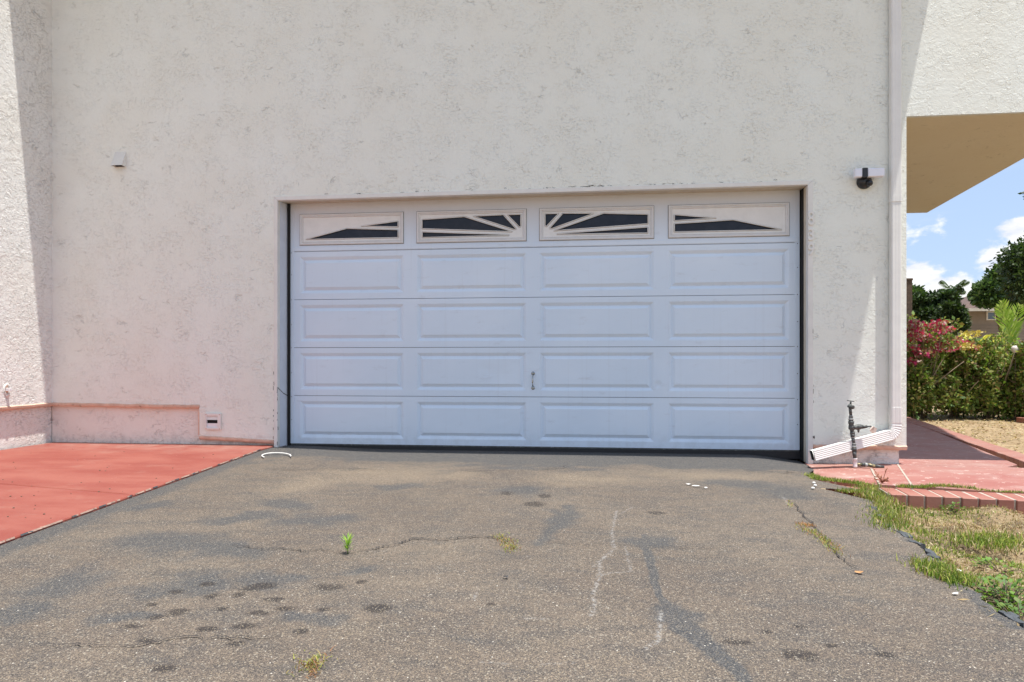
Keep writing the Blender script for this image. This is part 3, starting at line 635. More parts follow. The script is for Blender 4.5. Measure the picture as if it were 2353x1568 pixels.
# wall light
lc = wp(1996, 398.5, -.06)
wl = tag(empty('wall_light', (lc.x, 0, lc.z)), 'white bar floodlight on a black motion sensor base beside the downspout', 'wall light')
xa, xb = wp(1962, 398, -.07).x, wp(2030, 398, -.07).x; ba, bb = wp(1981.5, 398, -.09).x, wp(1993, 398, -.09).x
za, zb = wp(1996, 408.5, -.07).z, wp(1996, 388.5, -.07).z
MB().box(xa, ba-.0005, -.10, -.045, za, zb).build('diffuser', M['lamp_white'], wl, .012, 4)
MB().box(bb+.0005, xb, -.10, -.045, za, zb).build('diffuser', M['lamp_white'], wl, .012, 4)
MB().box(ba, bb, -.105, -.04, za-.006, zb+.003).build('centre_band', M['lamp_black'], wl, .006, 3)
bx_ = wp(1989, 410, -.04).x; bz_ = wp(1989, 429, -.03).z
MB().lathe([(.062, 0), (.064, .01), (.060, .03), (.045, .048), (.028, .056)], (bx_, -.001, (za+bz_)/2+.012), (0, -1, 0), 24).build('mount_base', M['lamp_black'], wl)
MB().lathe([(.026, 0), (.028, .02), (.026, .045), (.018, .06), (.008, .064)], (bx_+.018, -.035, bz_+.036), (.1, -.9, -.45), 18).build('sensor', M['lamp_black'], wl)

# raised house numbers
hn = tag(empty('house_number', (2.49, 0, 1.9)), 'raised wall coloured house numbers 839 running down the right door trim', 'house number')
for ch, y0, y1 in (('8', 485, 518), ('3', 525, 553), ('9', 558.5, 587)):
    cu = bpy.data.curves.new('digit', 'FONT'); cu.body = ch; cu.size = 1; cu.extrude = .03; cu.bevel_depth = .02; cu.bevel_resolution = 2
    tmp = bpy.data.objects.new('tmp', cu); COL.objects.link(tmp); bpy.context.view_layer.update()
    me = bpy.data.meshes.new_from_object(tmp.evaluated_get(bpy.context.evaluated_depsgraph_get())); bpy.data.objects.remove(tmp)
    co = np.empty(len(me.vertices)*3); me.vertices.foreach_get('co', co); co = co.reshape(-1, 3); mn, mx = co.min(0), co.max(0); co = (co-(mn+mx)/2)/(mx-mn)
    pa, pb = wp(1865, y1, -.01), wp(1865, y0, -.01); wdt = .056; ht = pb.z-pa.z
    V = np.c_[co[:, 0]*wdt+2.4905, -.008-(co[:, 2]+.5)*.008, co[:, 1]*ht+(pa.z+pb.z)/2]; me.vertices.foreach_set('co', V.astype(np.float32).ravel())
    me.materials.clear(); me.materials.append(M['trim']); me.update(); link_mesh('digit', me, hn)

# hooded vent, high left
hv = wp(277, 383, 0); v0 = tag(empty('vent_hood', (hv.x, 0, hv.z)), 'small wedge shaped white vent hood high on the left of the wall', 'vent')
x0, x1 = wp(265, 384, 0).x, wp(290, 384, 0).x; zt, zb_ = wp(277, 349, 0).z, wp(277, 384.5, 0).z; e = .068
t = .003
MB().add([(x0, -.0005, zt), (x1, -.0005, zt), (x1, -.0005, zb_), (x0, -.0005, zb_), (x1, -e, zb_), (x0, -e, zb_),
          (x0+t, -.001, zt-.01), (x1-t, -.001, zt-.01), (x1-t, -.001, zb_), (x0+t, -.001, zb_), (x1-t, -e+t, zb_), (x0+t, -e+t, zb_)],
         [(0, 1, 4, 5), (1, 2, 4), (0, 5, 3), (6, 11, 10, 7), (7, 10, 8), (6, 9, 11), (5, 4, 10, 11), (4, 2, 8, 10), (3, 5, 11, 9)]).build('hood', M['trim'], v0)
MB().box(x0+.012, x1-.012, -.014, -.0015, zb_+.004, zb_+.09).build('duct_opening', M['gap'], v0)

# low vent
a, b_ = wp(472, 987.5, -.015), wp(507.6, 950.4, -.015); v1 = tag(empty('dryer_vent', ((a.x+b_.x)/2, 0, a.z)), 'small square pinkish vent with an open dark slot low on the wall beside the garage', 'vent')
ia, ib = wp(476, 982.5, -.01), wp(501, 955.7, -.01); sz0, sz1 = wp(488, 972.9, -.005).z, wp(488, 965, -.005).z
MB().plate([fr(a.x, b_.x, a.z, b_.z), fr(ia.x, ib.x, ia.z, ib.z)], xz(-.022), xz(-.0005)).build('frame', M['trim'], v1, .003, 2)
MB().add([(ia.x, -.006, ib.z), (ib.x, -.006, ib.z), (ib.x, -.018, sz1), (ia.x, -.018, sz1), (ia.x, -.003, ib.z), (ib.x, -.003, ib.z), (ib.x, -.014, sz1), (ia.x, -.014, sz1)],
         [(0, 1, 2, 3), (7, 6, 5, 4), (2, 6, 7, 3), (0, 4, 5, 1), (1, 5, 6, 2), (0, 3, 7, 4)]).build('flap', M['trim'], v1)
MB().box(ia.x, ib.x, -.010, -.003, ia.z, sz0).build('lower_plate', M['white'], v1)
MB().box(ia.x, ib.x, -.002, -.0006, ia.z, ib.z).build('slot', M['gap'], v1)
sc = MB()
for xx in (a.x+.010, b_.x-.010):
    for zz in (a.z+.010, b_.z-.010): sc.lathe([(.005, 0), (.005, .002), (.003, .003)], (xx, -.022, zz), (0, -1, 0), 8)
tag(sc.build('screw', M['ledge'], v1), kind='stuff')

# capped stub on the left wing
sp = Vector((XW, -.529, .572)); st = tag(empty('pipe_stub', sp), 'square capped pipe stub set in a round hole low on the sunlit left wing', 'pipe stub')
tor = []; 
for k in range(18): an = 2*math.pi*k/18; tor.append(sp+Vector((.002, math.cos(an)*.028, math.sin(an)*.047)))
MB().tube(tor, .008, 6, closed=True).build('plaster_ring', M['stucco_rough'], st)
MB().add([sp+Vector((.0015, math.cos(2*math.pi*k/18)*.026, math.sin(2*math.pi*k/18)*.044)) for k in range(18)], [tuple(range(18))]).build('hole', M['ledge'], st)
MB().box(sp.x, sp.x+.045, sp.y-.014, sp.y+.014, sp.z-.016, sp.z+.014).build('plug', M['white'], st, .003, 2)
MB().add([sp+Vector((.003, .006, -.045)), sp+Vector((.003, .028, -.065)), sp+Vector((.003, .012, -.085)), sp+Vector((.003, -.02, -.06)), sp+Vector((.022, .006, -.05))], [(0, 1, 4), (1, 2, 4), (2, 3, 4), (3, 0, 4)]).build('mortar_lump', M['trim'], st)

# water riser in front of the pier
YR = -.20
def rp(cx_, cy_): return wp(1822.9+cx_/7.875, 903.8+cy_/7.875, YR)
ris = tag(empty('water_riser', rp(1110, 1340)), 'dark galvanised water riser with T handle and side spigot before the downspout', 'water valve')
kpx = .000474
def seg(c0, r0, c1, r1, name, mat, prof_=None, n=14):
    a, b2 = rp(*c0), rp(*c1); ax = b2-a; L = ax.length
    pr = [(max(r, .5)*kpx, h*L) for r, h in (prof_ or [(r0, 0), (r1, 1)])]
    return MB().lathe(pr, a, ax, n).build(name, M[mat], ris)
seg((1040, 400), 26, (1025, 250), 26, 'pipe', 'iron')
seg((1020, 265), 0, (1035, 200), 0, 'gland', 'iron', [(38, 0), (46, .2), (44, .55), (30, .9), (24, 1)])
MB().lathe([(.018, 0), (.018, .028), (.012, .03)], rp(1040, 245), (.25, -1, -.1), 12).build('gland', M['iron'], ris)
seg((1035, 205), 16, (1042, 140), 14, 'stem', 'iron')
MB().tube([rp(972, 133), rp(1035, 140), rp(1102, 150)], .0042, 8).build('handle', M['iron'], ris)
for cy_, r_, m_ in ((412, 34, 'iron_light'), (432, 38, 'iron'), (450, 36, 'iron_light'), (470, 44, 'iron_light'), (490, 40, 'iron')): seg((1042, cy_+9), r_, (1041, cy_-9), r_, 'collar', m_)
seg((1050, 660), 0, (1046, 500), 0, 'valve_body', 'iron', [(40, 0), (52, .1), (50, .3), (44, .5), (44, .6), (52, .72), (54, .9), (44, 1)], 8)
seg((1070, 625), 0, (1240, 605), 0, 'spigot', 'iron', [(48, 0), (40, .25), (52, .5), (50, .75), (36, 1)])
seg((1240, 610), 0, (1410, 600), 0, 'spigot', 'iron', [(38, 0), (32, .3), (26, .55), (14, .6), (12, 1)])
seg((1180, 640), 24, (1178, 712), 14, 'drain_nut', 'iron')
q0 = rp(1400, 615); tg = MB().add([q0, q0+Vector((.022, -.012, .010)), q0+Vector((.042, -.004, -.022)), q0+Vector((.016, -.010, -.058)), q0+Vector((-.016, -.016, -.030))], [(0, 1, 2, 3, 4)]).build('tag', M['tag'], ris)
MB().add([q0+Vector((.02, -.02, 0)), q0+Vector((.045, -.018, -.005)), q0+Vector((.03, -.02, -.05)), q0+Vector((.01, -.022, -.04))], [(0, 1, 2, 3)]).build('tag', M['tag'], ris)
seg((1064, 700), 30, (1056, 640), 40, 'pipe', 'iron')
seg((1070, 735), 46, (1068, 695), 42, 'union', 'iron', n=8); seg((1071, 742), 40, (1070, 734), 40, 'collar', 'iron_light'); seg((1075, 795), 36, (1072, 740), 44, 'union', 'iron', n=8); seg((1078, 806), 36, (1077, 795), 36, 'collar', 'iron_light')
seg((1092, 905), 28, (1078, 805), 30, 'pipe', 'iron')
for cy_, r_, m_ in ((912, 34, 'iron_light'), (930, 38, 'iron'), (948, 36, 'iron_light'), (966, 44, 'iron_light')): seg((1096, cy_+9), r_, (1095, cy_-9), r_, 'collar', m_)
seg((1100, 1045), 46, (1098, 980), 44, 'union', 'iron', n=8)
seg((1080, 1010), 16, (1005, 1005), 26, 'drain_cock', 'iron'); MB().tube([rp(1000, 1010), rp(985, 960)], .004, 6).build('drain_cock', M['iron'], ris)
seg((1115, 1185), 28, (1102, 1045), 38, 'pipe', 'iron')
seg((1118, 1345), 0, (1116, 1180), 0, 'pvc_elbow', 'pvc', [(38, 0), (40, .15), (36, .2), (37, .9), (40, .92), (40, 1)], 18)
seg((1150, 1285), 24, (1240, 1295), 26, 'branch_pipe', 'brass'); seg((1235, 1290), 34, (1290, 1296), 36, 'branch_pipe', 'iron'); seg((1290, 1296), 40, (1335, 1300), 38, 'collar', 'iron_light'); seg((1335, 1300), 36, (1470, 1320), 30, 'branch_pipe', 'brass'); seg((1470, 1318), 30, (1640, 1335), 22, 'branch_pipe', 'iron')
# wire running up beside the riser
MB().tube([rp(925, 750), rp(940, 850), rp(960, 940), rp(1010, 985)], .0012, 5).build('wire', M['iron_light'], ris)
wr = MB().tube([wp(2000, 1066, .03), wp(2003, 1058, .028), wp(2015, 1053, .026), wp(2042, 1053, .025)], .0022, 6).build('wire', M['white']); tag(wr, 'thin white wire stapled along the base of the pier behind the riser', 'wire')

# ------------------------------------------------------------------ right-hand paving
SZ = -.078
rp_ = tag(empty('path', (4, -1, SZ)), kind='structure')
G2 = lambda x, y, z=SZ: (lambda v: (v.x, v.y))(gp(x, y, z))
slab([G2(1862, 1071), G2(1874, 1094), G2(2019, 1112), G2(2001, 1077), (OXR-.25, .04), (2.45, .04)], SZ-.1, SZ-.006, 'slab', M['pink'], rp_, .004)
slab([G2(2003, 1077), G2(2022, 1112.5), G2(2094, 1116), G2(2060, 1066), (OXR-.04, .04), (OXR-.24, .04)], SZ-.1, SZ-.002, 'slab', M['pink'], rp_, .004)
slab([G2(2063, 1066), G2(2098, 1116), G2(2240, 1126), G2(2353, 1130), G2(2420, 1133), (4.35, -.12), (4.05, -.04), (3.6, -.05), (3.29, .02), (3.26, .04)], SZ-.1, SZ, 'slab', M['pink'], rp_, .004)
slab([(3.25, .056), (3.30, .032), (3.62, -.036), (4.05, -.028), (4.10, -.045), (4.27, .1), (5.33, 4.0), (6.0, 8.0), (3.2, 8.0), (3.2, .056)], SZ-.1, SZ+.002, 'slab', M['pink'], rp_, .004)
for a_, b_2 in ((G2(2061, 1065), G2(2096, 1116)), (G2(2002, 1077), G2(2020.5, 1112.5))):
    a_, b_2 = Vector((*a_, 0)), Vector((*b_2, 0)); n_2 = Vector((-(b_2-a_).y, (b_2-a_).x, 0)).normalized()*.007
    MB().plate([[(v.x, v.y) for v in (a_-n_2, b_2-n_2, b_2+n_2, a_+n_2)]], lambda a, b: (a, b, SZ+.001), lambda a, b: (a, b, SZ-.09)).build('mortar', M['mortar'], rp_)
# bricks: diagonal border beyond the slab
def brickrow(p0, p1, wid, pitch, z0, z1, name, parent, gap=.008, side=1, n=None, jit=.003, hgt=None, mat='brick'):
    p0, p1 = Vector((*p0, 0)), Vector((*p1, 0)); d = (p1-p0); L = d.length; d.normalize(); nn = Vector((-d.y, d.x, 0))*side; k = int(L/pitch); out = []
    for i in range(k):
        a = p0+d*(i*pitch+gap/2+random.uniform(-jit, jit)*.3); b2 = p0+d*((i+1)*pitch-gap/2); dz = random.uniform(-jit, jit); w = wid*random.uniform(.97, 1.02); off = random.uniform(-jit, jit)
        q4 = [a+nn*off, b2+nn*off, b2+nn*(off+w), a+nn*(off+w)]
        B_ = MB(); B_.add([(v.x, v.y, z0) for v in q4]+[(v.x, v.y, z1+dz+random.uniform(-.001, .001)) for v in q4], [(0, 3, 2, 1), (4, 5, 6, 7), (0, 1, 5, 4), (1, 2, 6, 5), (2, 3, 7, 6), (3, 0, 4, 7)])
        out.append(B_.build(name, M[mat], parent, .004, 1))
    return out
O1, O2 = Vector((*G2(2110, 967), 0)), Vector((*G2(2335, 1040), 0)); dO = (O2-O1).normalized()
bord = tag(empty('brick_border', (4.8, 2, SZ)), 'long diagonal row of red painted bricks edging the shaded walk by the dry dirt', 'brick edging')
st_ = O1-dO*.9; en = O2+dO*2.6; nr = Vector((-dO.y, dO.x, 0))
sd = 1 if (Vector((3.6, 1, 0))-O1).dot(nr) > 0 else -1
brickrow((st_.x, st_.y), (en.x, en.y), .20, .105, SZ-.10, SZ+.010, 'brick', bord, .004, sd, jit=.002)
mb = [st_+nr*sd*.01, en+nr*sd*.01, en+nr*sd*.19, st_+nr*sd*.19]
MB().plate([[(v.x, v.y) for v in mb]], lambda a, b: (a, b, SZ+.005), lambda a, b: (a, b, SZ-.1)).build('mortar', M['mortar'], bord)
# raised edging in front
BZ = -.045; bl, br = gp(2046, 1137, BZ), gp(2353, 1150, BZ); bk = gp(2046, 1122, BZ)
ed = tag(empty('brick_edging', (bl+br)/2), 'raised curved row of red painted bricks with pale mortar along the weedy lawn', 'brick edging')
dB = (br-bl).normalized(); fw = Vector((dB.y, -dB.x, 0)); wdt = abs((bk-bl).dot(fw)); pitch = (gp(2172, 1140, BZ)-gp(2131, 1138, BZ)).length
ee = br+dB*1.1; brickrow((bl.x, bl.y), (ee.x, ee.y), wdt, pitch, BZ-.12, BZ, 'brick', ed, .015, 1, jit=.004)
mb = [bl-fw*.016, ee-fw*.016, ee-fw*(wdt-.006), bl-fw*(wdt-.006)]
MB().plate([[(v.x, v.y) for v in mb]], lambda a, b: (a, b, BZ-.003), lambda a, b: (a, b, BZ-.11)).build('mortar', M['mortar'], ed)
fl0, fl1 = gp(1895, 1117, -.066), gp(2046, 1134, -.066)
ed2 = tag(empty('brick_edging', (fl0+fl1)/2), 'short low row of faded bricks set flat between asphalt and the small slabs', 'brick edging')
brickrow((fl0.x, fl0.y), (fl1.x, fl1.y), .10, .113, -.16, -.066, 'brick', ed2, .008, 1)
# far kerb bit
kb0, kb1 = gp(2335, 966, -.1), gp(2420, 975, -.1); kb = tag(empty('brick_edging', kb0), 'distant bit of red brick edging by the hedge at the right edge', 'brick edging')
brickrow((kb0.x, kb0.y), (kb1.x, kb1.y), .12, .20, -.16, -.05, 'brick', kb, .006, 1)
# pebbles at the slab corner
pebs = [((1868+random.uniform(-4, 14), 1106+random.uniform(-6, 16))) for _ in range(9)]

# ------------------------------------------------------------------ lawn
def lawn_z(x, y): return -.035-.078*sstep(1.5, 2.5, x)+(fbm(x*4, y*4, 21)-.5)*.09+(fbm(x*15, y*15, 22)-.5)*.03
lx = np.arange(1.35, 6.0, .03); ly = np.arange(-7.5, -1.25, .03); LX, LY = np.meshgrid(lx, ly); LZ = lawn_z(LX, LY)
back = np.interp(LX, [bl.x, ee.x, 9], [bl.y, ee.y, ee.y])        # falls away under the bricks
LZ = np.where(LY > back-.02, -.16, LZ); XRl = np.interp(LY, np.concatenate([[-16, -4.6], eys]), np.concatenate([[1.5, 1.56], exs])); LZ = np.where(LX < XRl-.02, -.13, LZ)
li = np.arange(LX.size).reshape(LX.shape); LQ = np.stack([li[:-1, :-1], li[:-1, 1:], li[1:, 1:], li[1:, :-1]], -1).reshape(-1, 4)
tag(mesh_np('soil', np.c_[LX.ravel(), LY.ravel(), LZ.ravel()], LQ, M['soil'], smooth=True), kind='structure')

GREEN = np.array([(.15, .22, .03), (.24, .30, .05), (.09, .15, .025), (.34, .35, .08)]); STRAW = np.array([(.46, .36, .19), (.36, .26, .13), (.27, .16, .08), (.52, .44, .27), (.20, .13, .07)])
def blades(P, h, w, cols, lean=.6, seg2=True):
    n = len(P); an = RNG.uniform(0, 2*np.pi, n); le = RNG.uniform(0, lean, n)*h; hh = h*RNG.uniform(.5, 1.2, n); a2 = RNG.uniform(0, 2*np.pi, n)
    wx, wy = np.cos(an)*w/2, np.sin(an)*w/2; lx_, ly_ = np.cos(a2)*le, np.sin(a2)*le; z0 = np.zeros(n)
    b0 = P+np.c_[wx, wy, z0]; b1 = P-np.c_[wx, wy, z0]; m0 = P+np.c_[lx_*.35+wx*.7, ly_*.35+wy*.7, hh*.6]; m1 = P+np.c_[lx_*.35-wx*.7, ly_*.35-wy*.7, hh*.6]; t = P+np.c_[lx_, ly_, hh*np.where(le > h*.7, .75, 1)]
    V = np.stack([b0, b1, m1, m0, t, t], 1).reshape(-1, 3); i = np.arange(n)*6
    Fq = np.concatenate([np.c_[i, i+1, i+2, i+3], np.c_[i+3, i+2, i+4, i+5]]); return V, Fq, np.repeat(cols, 6, 0)
# spread of grass and straw
n = 130000; GX = RNG.uniform(1.45, 5.2, n); GY = RNG.uniform(-6.2, -1.3, n)
gb = np.interp(GX, [bl.x, ee.x, 9], [bl.y, ee.y, ee.y])-.015; xr = np.interp(GY, np.concatenate([[-16, -4.6], eys]), np.concatenate([[1.5, 1.56], exs]))+(fbm(GY*5, GX*0+3, 5)-.5)*.09
ok = (GY < gb) & (GX > xr-.01); GX, GY = GX[ok], GY[ok]; xr = xr[ok]
gn = fbm(GX*2.3+3, GY*2.3, 31); bare = fbm(GX*3.1, GY*3.1+9, 41)
edge = np.clip(1-(GX-xr)/.10, 0, 1); isg = (gn+.16*edge+RNG.normal(0, .06, len(GX))) > .535
okb = (bare > .36) | (RNG.random(len(GX)) < .3); GX, GY, isg, gn = GX[okb], GY[okb], isg[okb], gn[okb]
P = np.c_[GX, GY, lawn_z(GX, GY)-.004]; cg = GREEN[RNG.integers(0, 4, len(P))]; cs = STRAW[RNG.integers(0, 5, len(P))]; cc = np.where(isg[:, None], cg, cs)*RNG.uniform(.7, 1.25, (len(P), 1))
hv_ = np.where(isg, RNG.uniform(.012, .036, len(P)), RNG.uniform(.006, .030, len(P))); V, Fq, cc = blades(P, hv_, np.where(isg, .0045, .004), cc, 1.3)
tag(mesh_np('grass', V, Fq, M['dryblade'], col=cc), 'patchy green and straw coloured grass beside the driveway', 'grass', kind='stuff')
# fallen straw and litter, lying flat
def flats(P, L, w, cols, tilt=.3):
    n = len(P); an = RNG.uniform(0, 2*np.pi, n); d = np.c_[np.cos(an), np.sin(an), RNG.normal(0, tilt, n)]*(L/2)[:, None]; s = np.c_[-np.sin(an), np.cos(an), RNG.normal(0, tilt, n)]*(w/2)[:, None]
    V = np.stack([P-d, P+s, P+d, P-s], 1).reshape(-1, 3); i = np.arange(n)*4; return V, np.c_[i, i+1, i+2, i+3], np.repeat(cols, 4, 0)
n = 16000; GX = RNG.uniform(1.5, 5.2, n); GY = RNG.uniform(-6.0, -1.3, n); gb = np.interp(GX, [bl.x, ee.x, 9], [bl.y, ee.y, ee.y]); xr = np.interp(GY, np.concatenate([[-16, -4.6], eys]), np.concatenate([[1.5, 1.56], exs]))
ok = (GY < gb) & (GX > xr-.03-.05*RNG.random(n)); P = np.c_[GX, GY, np.maximum(lawn_z(GX, GY), -.078*sstep(1.5, 2.5, GX)*(GX < xr+.03)-.3*(GX >= xr+.03))+.004+RNG.random(n)*.012][ok]
cc = STRAW[RNG.integers(0, 5, len(P))]*RNG.uniform(.7, 1.3, (len(P), 1)); V, Fq, cc = flats(P, RNG.uniform(.01, .045, len(P)), RNG.uniform(.002, .008, len(P)), cc)
tag(mesh_np('straw', V, Fq, M['dryblade'], col=cc), 'loose straw and dead leaf bits lying on the lawn', 'straw', kind='stuff')
# dry leaf litter on the dirt beyond the walk
n = 26000; A_ = RNG.uniform(4.0, 16, n); B_ = RNG.uniform(-1.5, 7, n); lim = O1.x+(B_-O1.y)/(O2.y-O1.y)*(O2.x-O1.x); ok = A_ > lim+.05+RNG.random(n)*.1
P = np.c_[A_, B_, np.full(n, -.128)+RNG.random(n)*.02][ok]; cc = STRAW[RNG.integers(0, 5, len(P))]*RNG.uniform(.5, 1.2, (len(P), 1)); V, Fq, cc = flats(P, RNG.uniform(.015, .07, len(P)), RNG.uniform(.006, .03, len(P)), cc)
tag(mesh_np('leaf_litter', V, Fq, M['dryblade'], col=cc), 'dry brown leaf litter over the dirt below the hedge', 'leaf litter', kind='stuff')
# green strips along slab joints and edging
def strip(pts, n, hgt, name, label, w=.03, z=None, green=.85):
    P = [gp(*p, z=z) for p in pts]; out = []
    for _ in range(n):
        k = random.randrange(len(P)-1); p = P[k].lerp(P[k+1], random.random()); out.append((p.x+random.gauss(0, w), p.y+random.gauss(0, w), p.z-.004))
    out = np.array(out); cc = np.where((RNG.random(n) < green)[:, None], GREEN[RNG.integers(0, 4, n)], STRAW[RNG.integers(0, 5, n)])*RNG.uniform(.8, 1.3, (n, 1))
    V, Fq, cc = blades(out, hgt*RNG.uniform(.4, 1.1, n), .0042, cc, 1.0); return tag(mesh_np(name, V, Fq, M['dryblade'], col=cc), label, 'grass', kind='stuff')
strip([(1862, 1092), (1880, 1101), (1930, 1106), (1990, 1113)], 1500, .03, 'grass_strip', 'bright green grass strip in front of the small pink slab', .022)
strip([(1930, 1128), (1990, 1130), (2030, 1135)], 900, .028, 'grass_strip', 'low green grass between asphalt and the flat brick row', .022)
strip([(1995, 1118), (2010, 1140), (2030, 1160), (2042, 1185), (2045, 1215)], 2600, .042, 'grass_strip', 'green grass clump at the near end of the brick edging', .055, green=.7)
strip([(2064, 1118), (2110, 1120), (2160, 1116), (2240, 1122)], 900, .03, 'grass_strip', 'green tufts growing in the joint behind the raised bricks', .014, -.07)
strip([(2240, 1124), (2300, 1130), (2353, 1131)], 300, .02, 'grass_strip', 'thin sparse tufts behind the bricks at the right edge', .012, -.07)
strip([(2150, 1155), (2200, 1160), (2240, 1163)], 900, .06, 'grass_strip', 'dark green clump against the front of the raised bricks', .035, -.12)
strip([(2320, 1163), (2360, 1170)], 700, .07, 'grass_strip', 'leafy green clump before the bricks at the right edge', .04, -.12)
strip([(2130, 1296), (2165, 1318), (2200, 1335)], 1300, .04, 'grass_strip', 'green grass fringe spilling onto the asphalt edge', .035)
strip([(2230, 1240), (2270, 1250), (2320, 1235)], 1300, .045, 'grass_strip', 'bright yellow green grass patch in the middle of the lawn', .07)

# broad-leaved weeds
def leafy(name, base, n, h, spread, size, label, cat='weed', cols=GREEN, group='broad leaved weeds on the lawn'):
    e = tag(empty(name, base), label, cat, group); sb = MB(); V = []; Fc = []; Cc = []
    for k in range(n):
        an = random.uniform(0, 2*math.pi); r = spread*math.sqrt(random.random()); tip = Vector(base)+Vector((math.cos(an)*r, math.sin(an)*r, h*random.uniform(.25, 1)*(1-.4*r/spread)))
        d = Vector((math.cos(an), math.sin(an), random.uniform(-.2, .9))).normalized(); s_ = d.cross(Vector((0, 0, 1))).normalized(); up = s_.cross(d); L = size*random.uniform(.6, 1.2)
        i = len(V); V += [tip, tip+d*L*.5+s_*L*.33+up*.1*L, tip+d*L, tip+d*L*.5-s_*L*.33+up*.1*L]; Fc.append((i, i+1, i+2, i+3)); c = np.array(cols[random.randrange(len(cols))])*random.uniform(.75, 1.2); Cc += [c]*4
        if k % 4 == 0: sb.tube([Vector(base)+Vector((random.gauss(0, .006), random.gauss(0, .006), -.01)), (Vector(base)+tip)/2+Vector((0, 0, h*.1)), tip], .0014, 4)
    mesh_np('leaves', np.array([tuple(v) for v in V]), np.array(Fc), M['leaf'], e, np.array(Cc)); sb.build('stem', M['bark'] if cols is not GREEN else M['stem'], e); return e
M['stem'] = plain('green_stem', (.14, .22, .05), .6, .1)
DG = [(.06, .13, .02), (.09, .18, .03), (.13, .23, .04), (.16, .22, .05)]
lb = lambda px, py: (lambda v: Vector((v.x, v.y, float(lawn_z(np.float64(v.x), np.float64(v.y)))-.005)))(gp(px, py))
leafy('broadleaf_weed', lb(2318, 1345), 220, .13, .14, .026, 'largest dark green broad leaved weed at the right edge of the lawn', cols=DG)
leafy('broadleaf_weed', lb(2262, 1325), 80, .08, .08, .022, 'smaller broad leaved weed left of the largest one', cols=DG)
leafy('broadleaf_weed', lb(2345, 1395), 160, .10, .11, .025, 'broad leaved weed nearest the camera beside the asphalt edge', cols=DG)
leafy('broadleaf_weed', lb(2300, 1290), 50, .06, .10, .024, 'light green low weed behind the largest broad leaved weed', cols=[(.18, .30, .05), (.13, .24, .04)])
leafy('broadleaf_weed', lb(2190, 1160), 60, .07, .06, .024, 'leafy dark weed against the raised brick fronts', cols=DG)
# reddish dead weed standing at the slab corner
e = tag(empty('dried_weed', gp(2027, 1108)), 'reddish brown dried weed standing on the pink slabs below the riser', 'weed'); b0 = gp(2027, 1110); sb = MB()
for k in range(11):
    an = random.uniform(0, 2*math.pi); L = random.uniform(.05, .12); up = random.uniform(.2, 1.1); p2 = b0+Vector((math.cos(an)*L*.55, math.sin(an)*L*.3, L*up)); sb.tube([b0, b0.lerp(p2, .5)+Vector((0, 0, .006)), p2], .0022, 5)
    for j in range(3): q_ = b0.lerp(p2, random.uniform(.5, 1)); sb.tube([q_, q_+Vector((random.gauss(0, .01), random.gauss(0, .008), random.uniform(0, .018)))], .0028, 4)
sb.build('twigs', plain('red_twig', (.36, .15, .08), .8, .2, 60), e)
# seedling in the crack
sb0 = gp(799, 1271); e = tag(empty('seedling', sb0), 'single bright green feathery seedling growing from the driveway crack', 'seedling'); MB().tube([sb0-Vector((0, 0, .01)), sb0+Vector((.001, 0, .03)), sb0+Vector((0, 0, .05))], .0022, 6).build('stem', M['stem'], e)
V = []; Fc = []; Cc = []
for k in range(64):
    hz = random.uniform(.006, .056); an = 2.4*k; L = random.uniform(.030, .046)*(.75+.4*hz/.05); d = Vector((math.cos(an), math.sin(an), random.uniform(.25, 1.1)+hz*8)).normalized(); s_ = d.cross(Vector((0, 0, 1))).normalized()*.0022; p = sb0+Vector((0, 0, hz))
    i = len(V); V += [p, p+d*L*.55+s_, p+d*L, p+d*L*.55-s_]; Fc.append((i, i+1, i+2, i+3)); c = np.array([(.26, .42, .05), (.20, .36, .04), (.33, .48, .08)][k % 3])*random.uniform(.8, 1.1); Cc += [c]*4
mesh_np('leaves', np.array([tuple(v) for v in V]), np.array(Fc), M['leaf'], e, np.array(Cc))
# flat weeds in cracks
def crackweed(pts, n, label, w=.018, cols=None):
    P = [gp(*p) for p in pts]; out = []
    for _ in range(n): k = random.randrange(len(P)-1); p = P[k].lerp(P[k+1], random.random()); out.append((p.x+random.gauss(0, w), p.y+random.gauss(0, w*1.6), p.z+.001))
    cols = np.array(cols or [(.30, .31, .06), (.22, .27, .05), (.38, .30, .10), (.34, .16, .07)]); cc = cols[RNG.integers(0, len(cols), n)]*RNG.uniform(.7, 1.2, (n, 1))
    V, Fq, cc = blades(np.array(out), RNG.uniform(.006, .018, n), .0032, cc, 2.0); tag(mesh_np('crack_weed', V, Fq, M['dryblade'], col=cc), label, 'weed', kind='stuff')
crackweed([(1145, 1232), (1160, 1242), (1175, 1256), (1178, 1266)], 260, 'yellow green flat weed in the middle of the driveway crack')
crackweed([(700, 1520), (716, 1530), (740, 1522)], 150, 'yellowish weed sprig nearest the camera at the bottom left'); crackweed([(716, 1530), (722, 1556)], 50, 'reddish dry stalk hanging below the bottom left weed', .008, [(.34, .16, .07), (.38, .25, .12)])
crackweed([(1842, 1214), (1870, 1226), (1890, 1240), (1912, 1256), (1926, 1275)], 420, 'olive weed trail following the crack near the lawn')
crackweed([(1836, 1205), (1868, 1209)], 120, 'rusty orange dry weed at the head of the olive weed trail', .012, [(.45, .20, .07), (.40, .26, .12)])
crackweed([(1812, 1150), (1818, 1168)], 60, 'tiny green sprig beside white flakes near the small slab', .008)

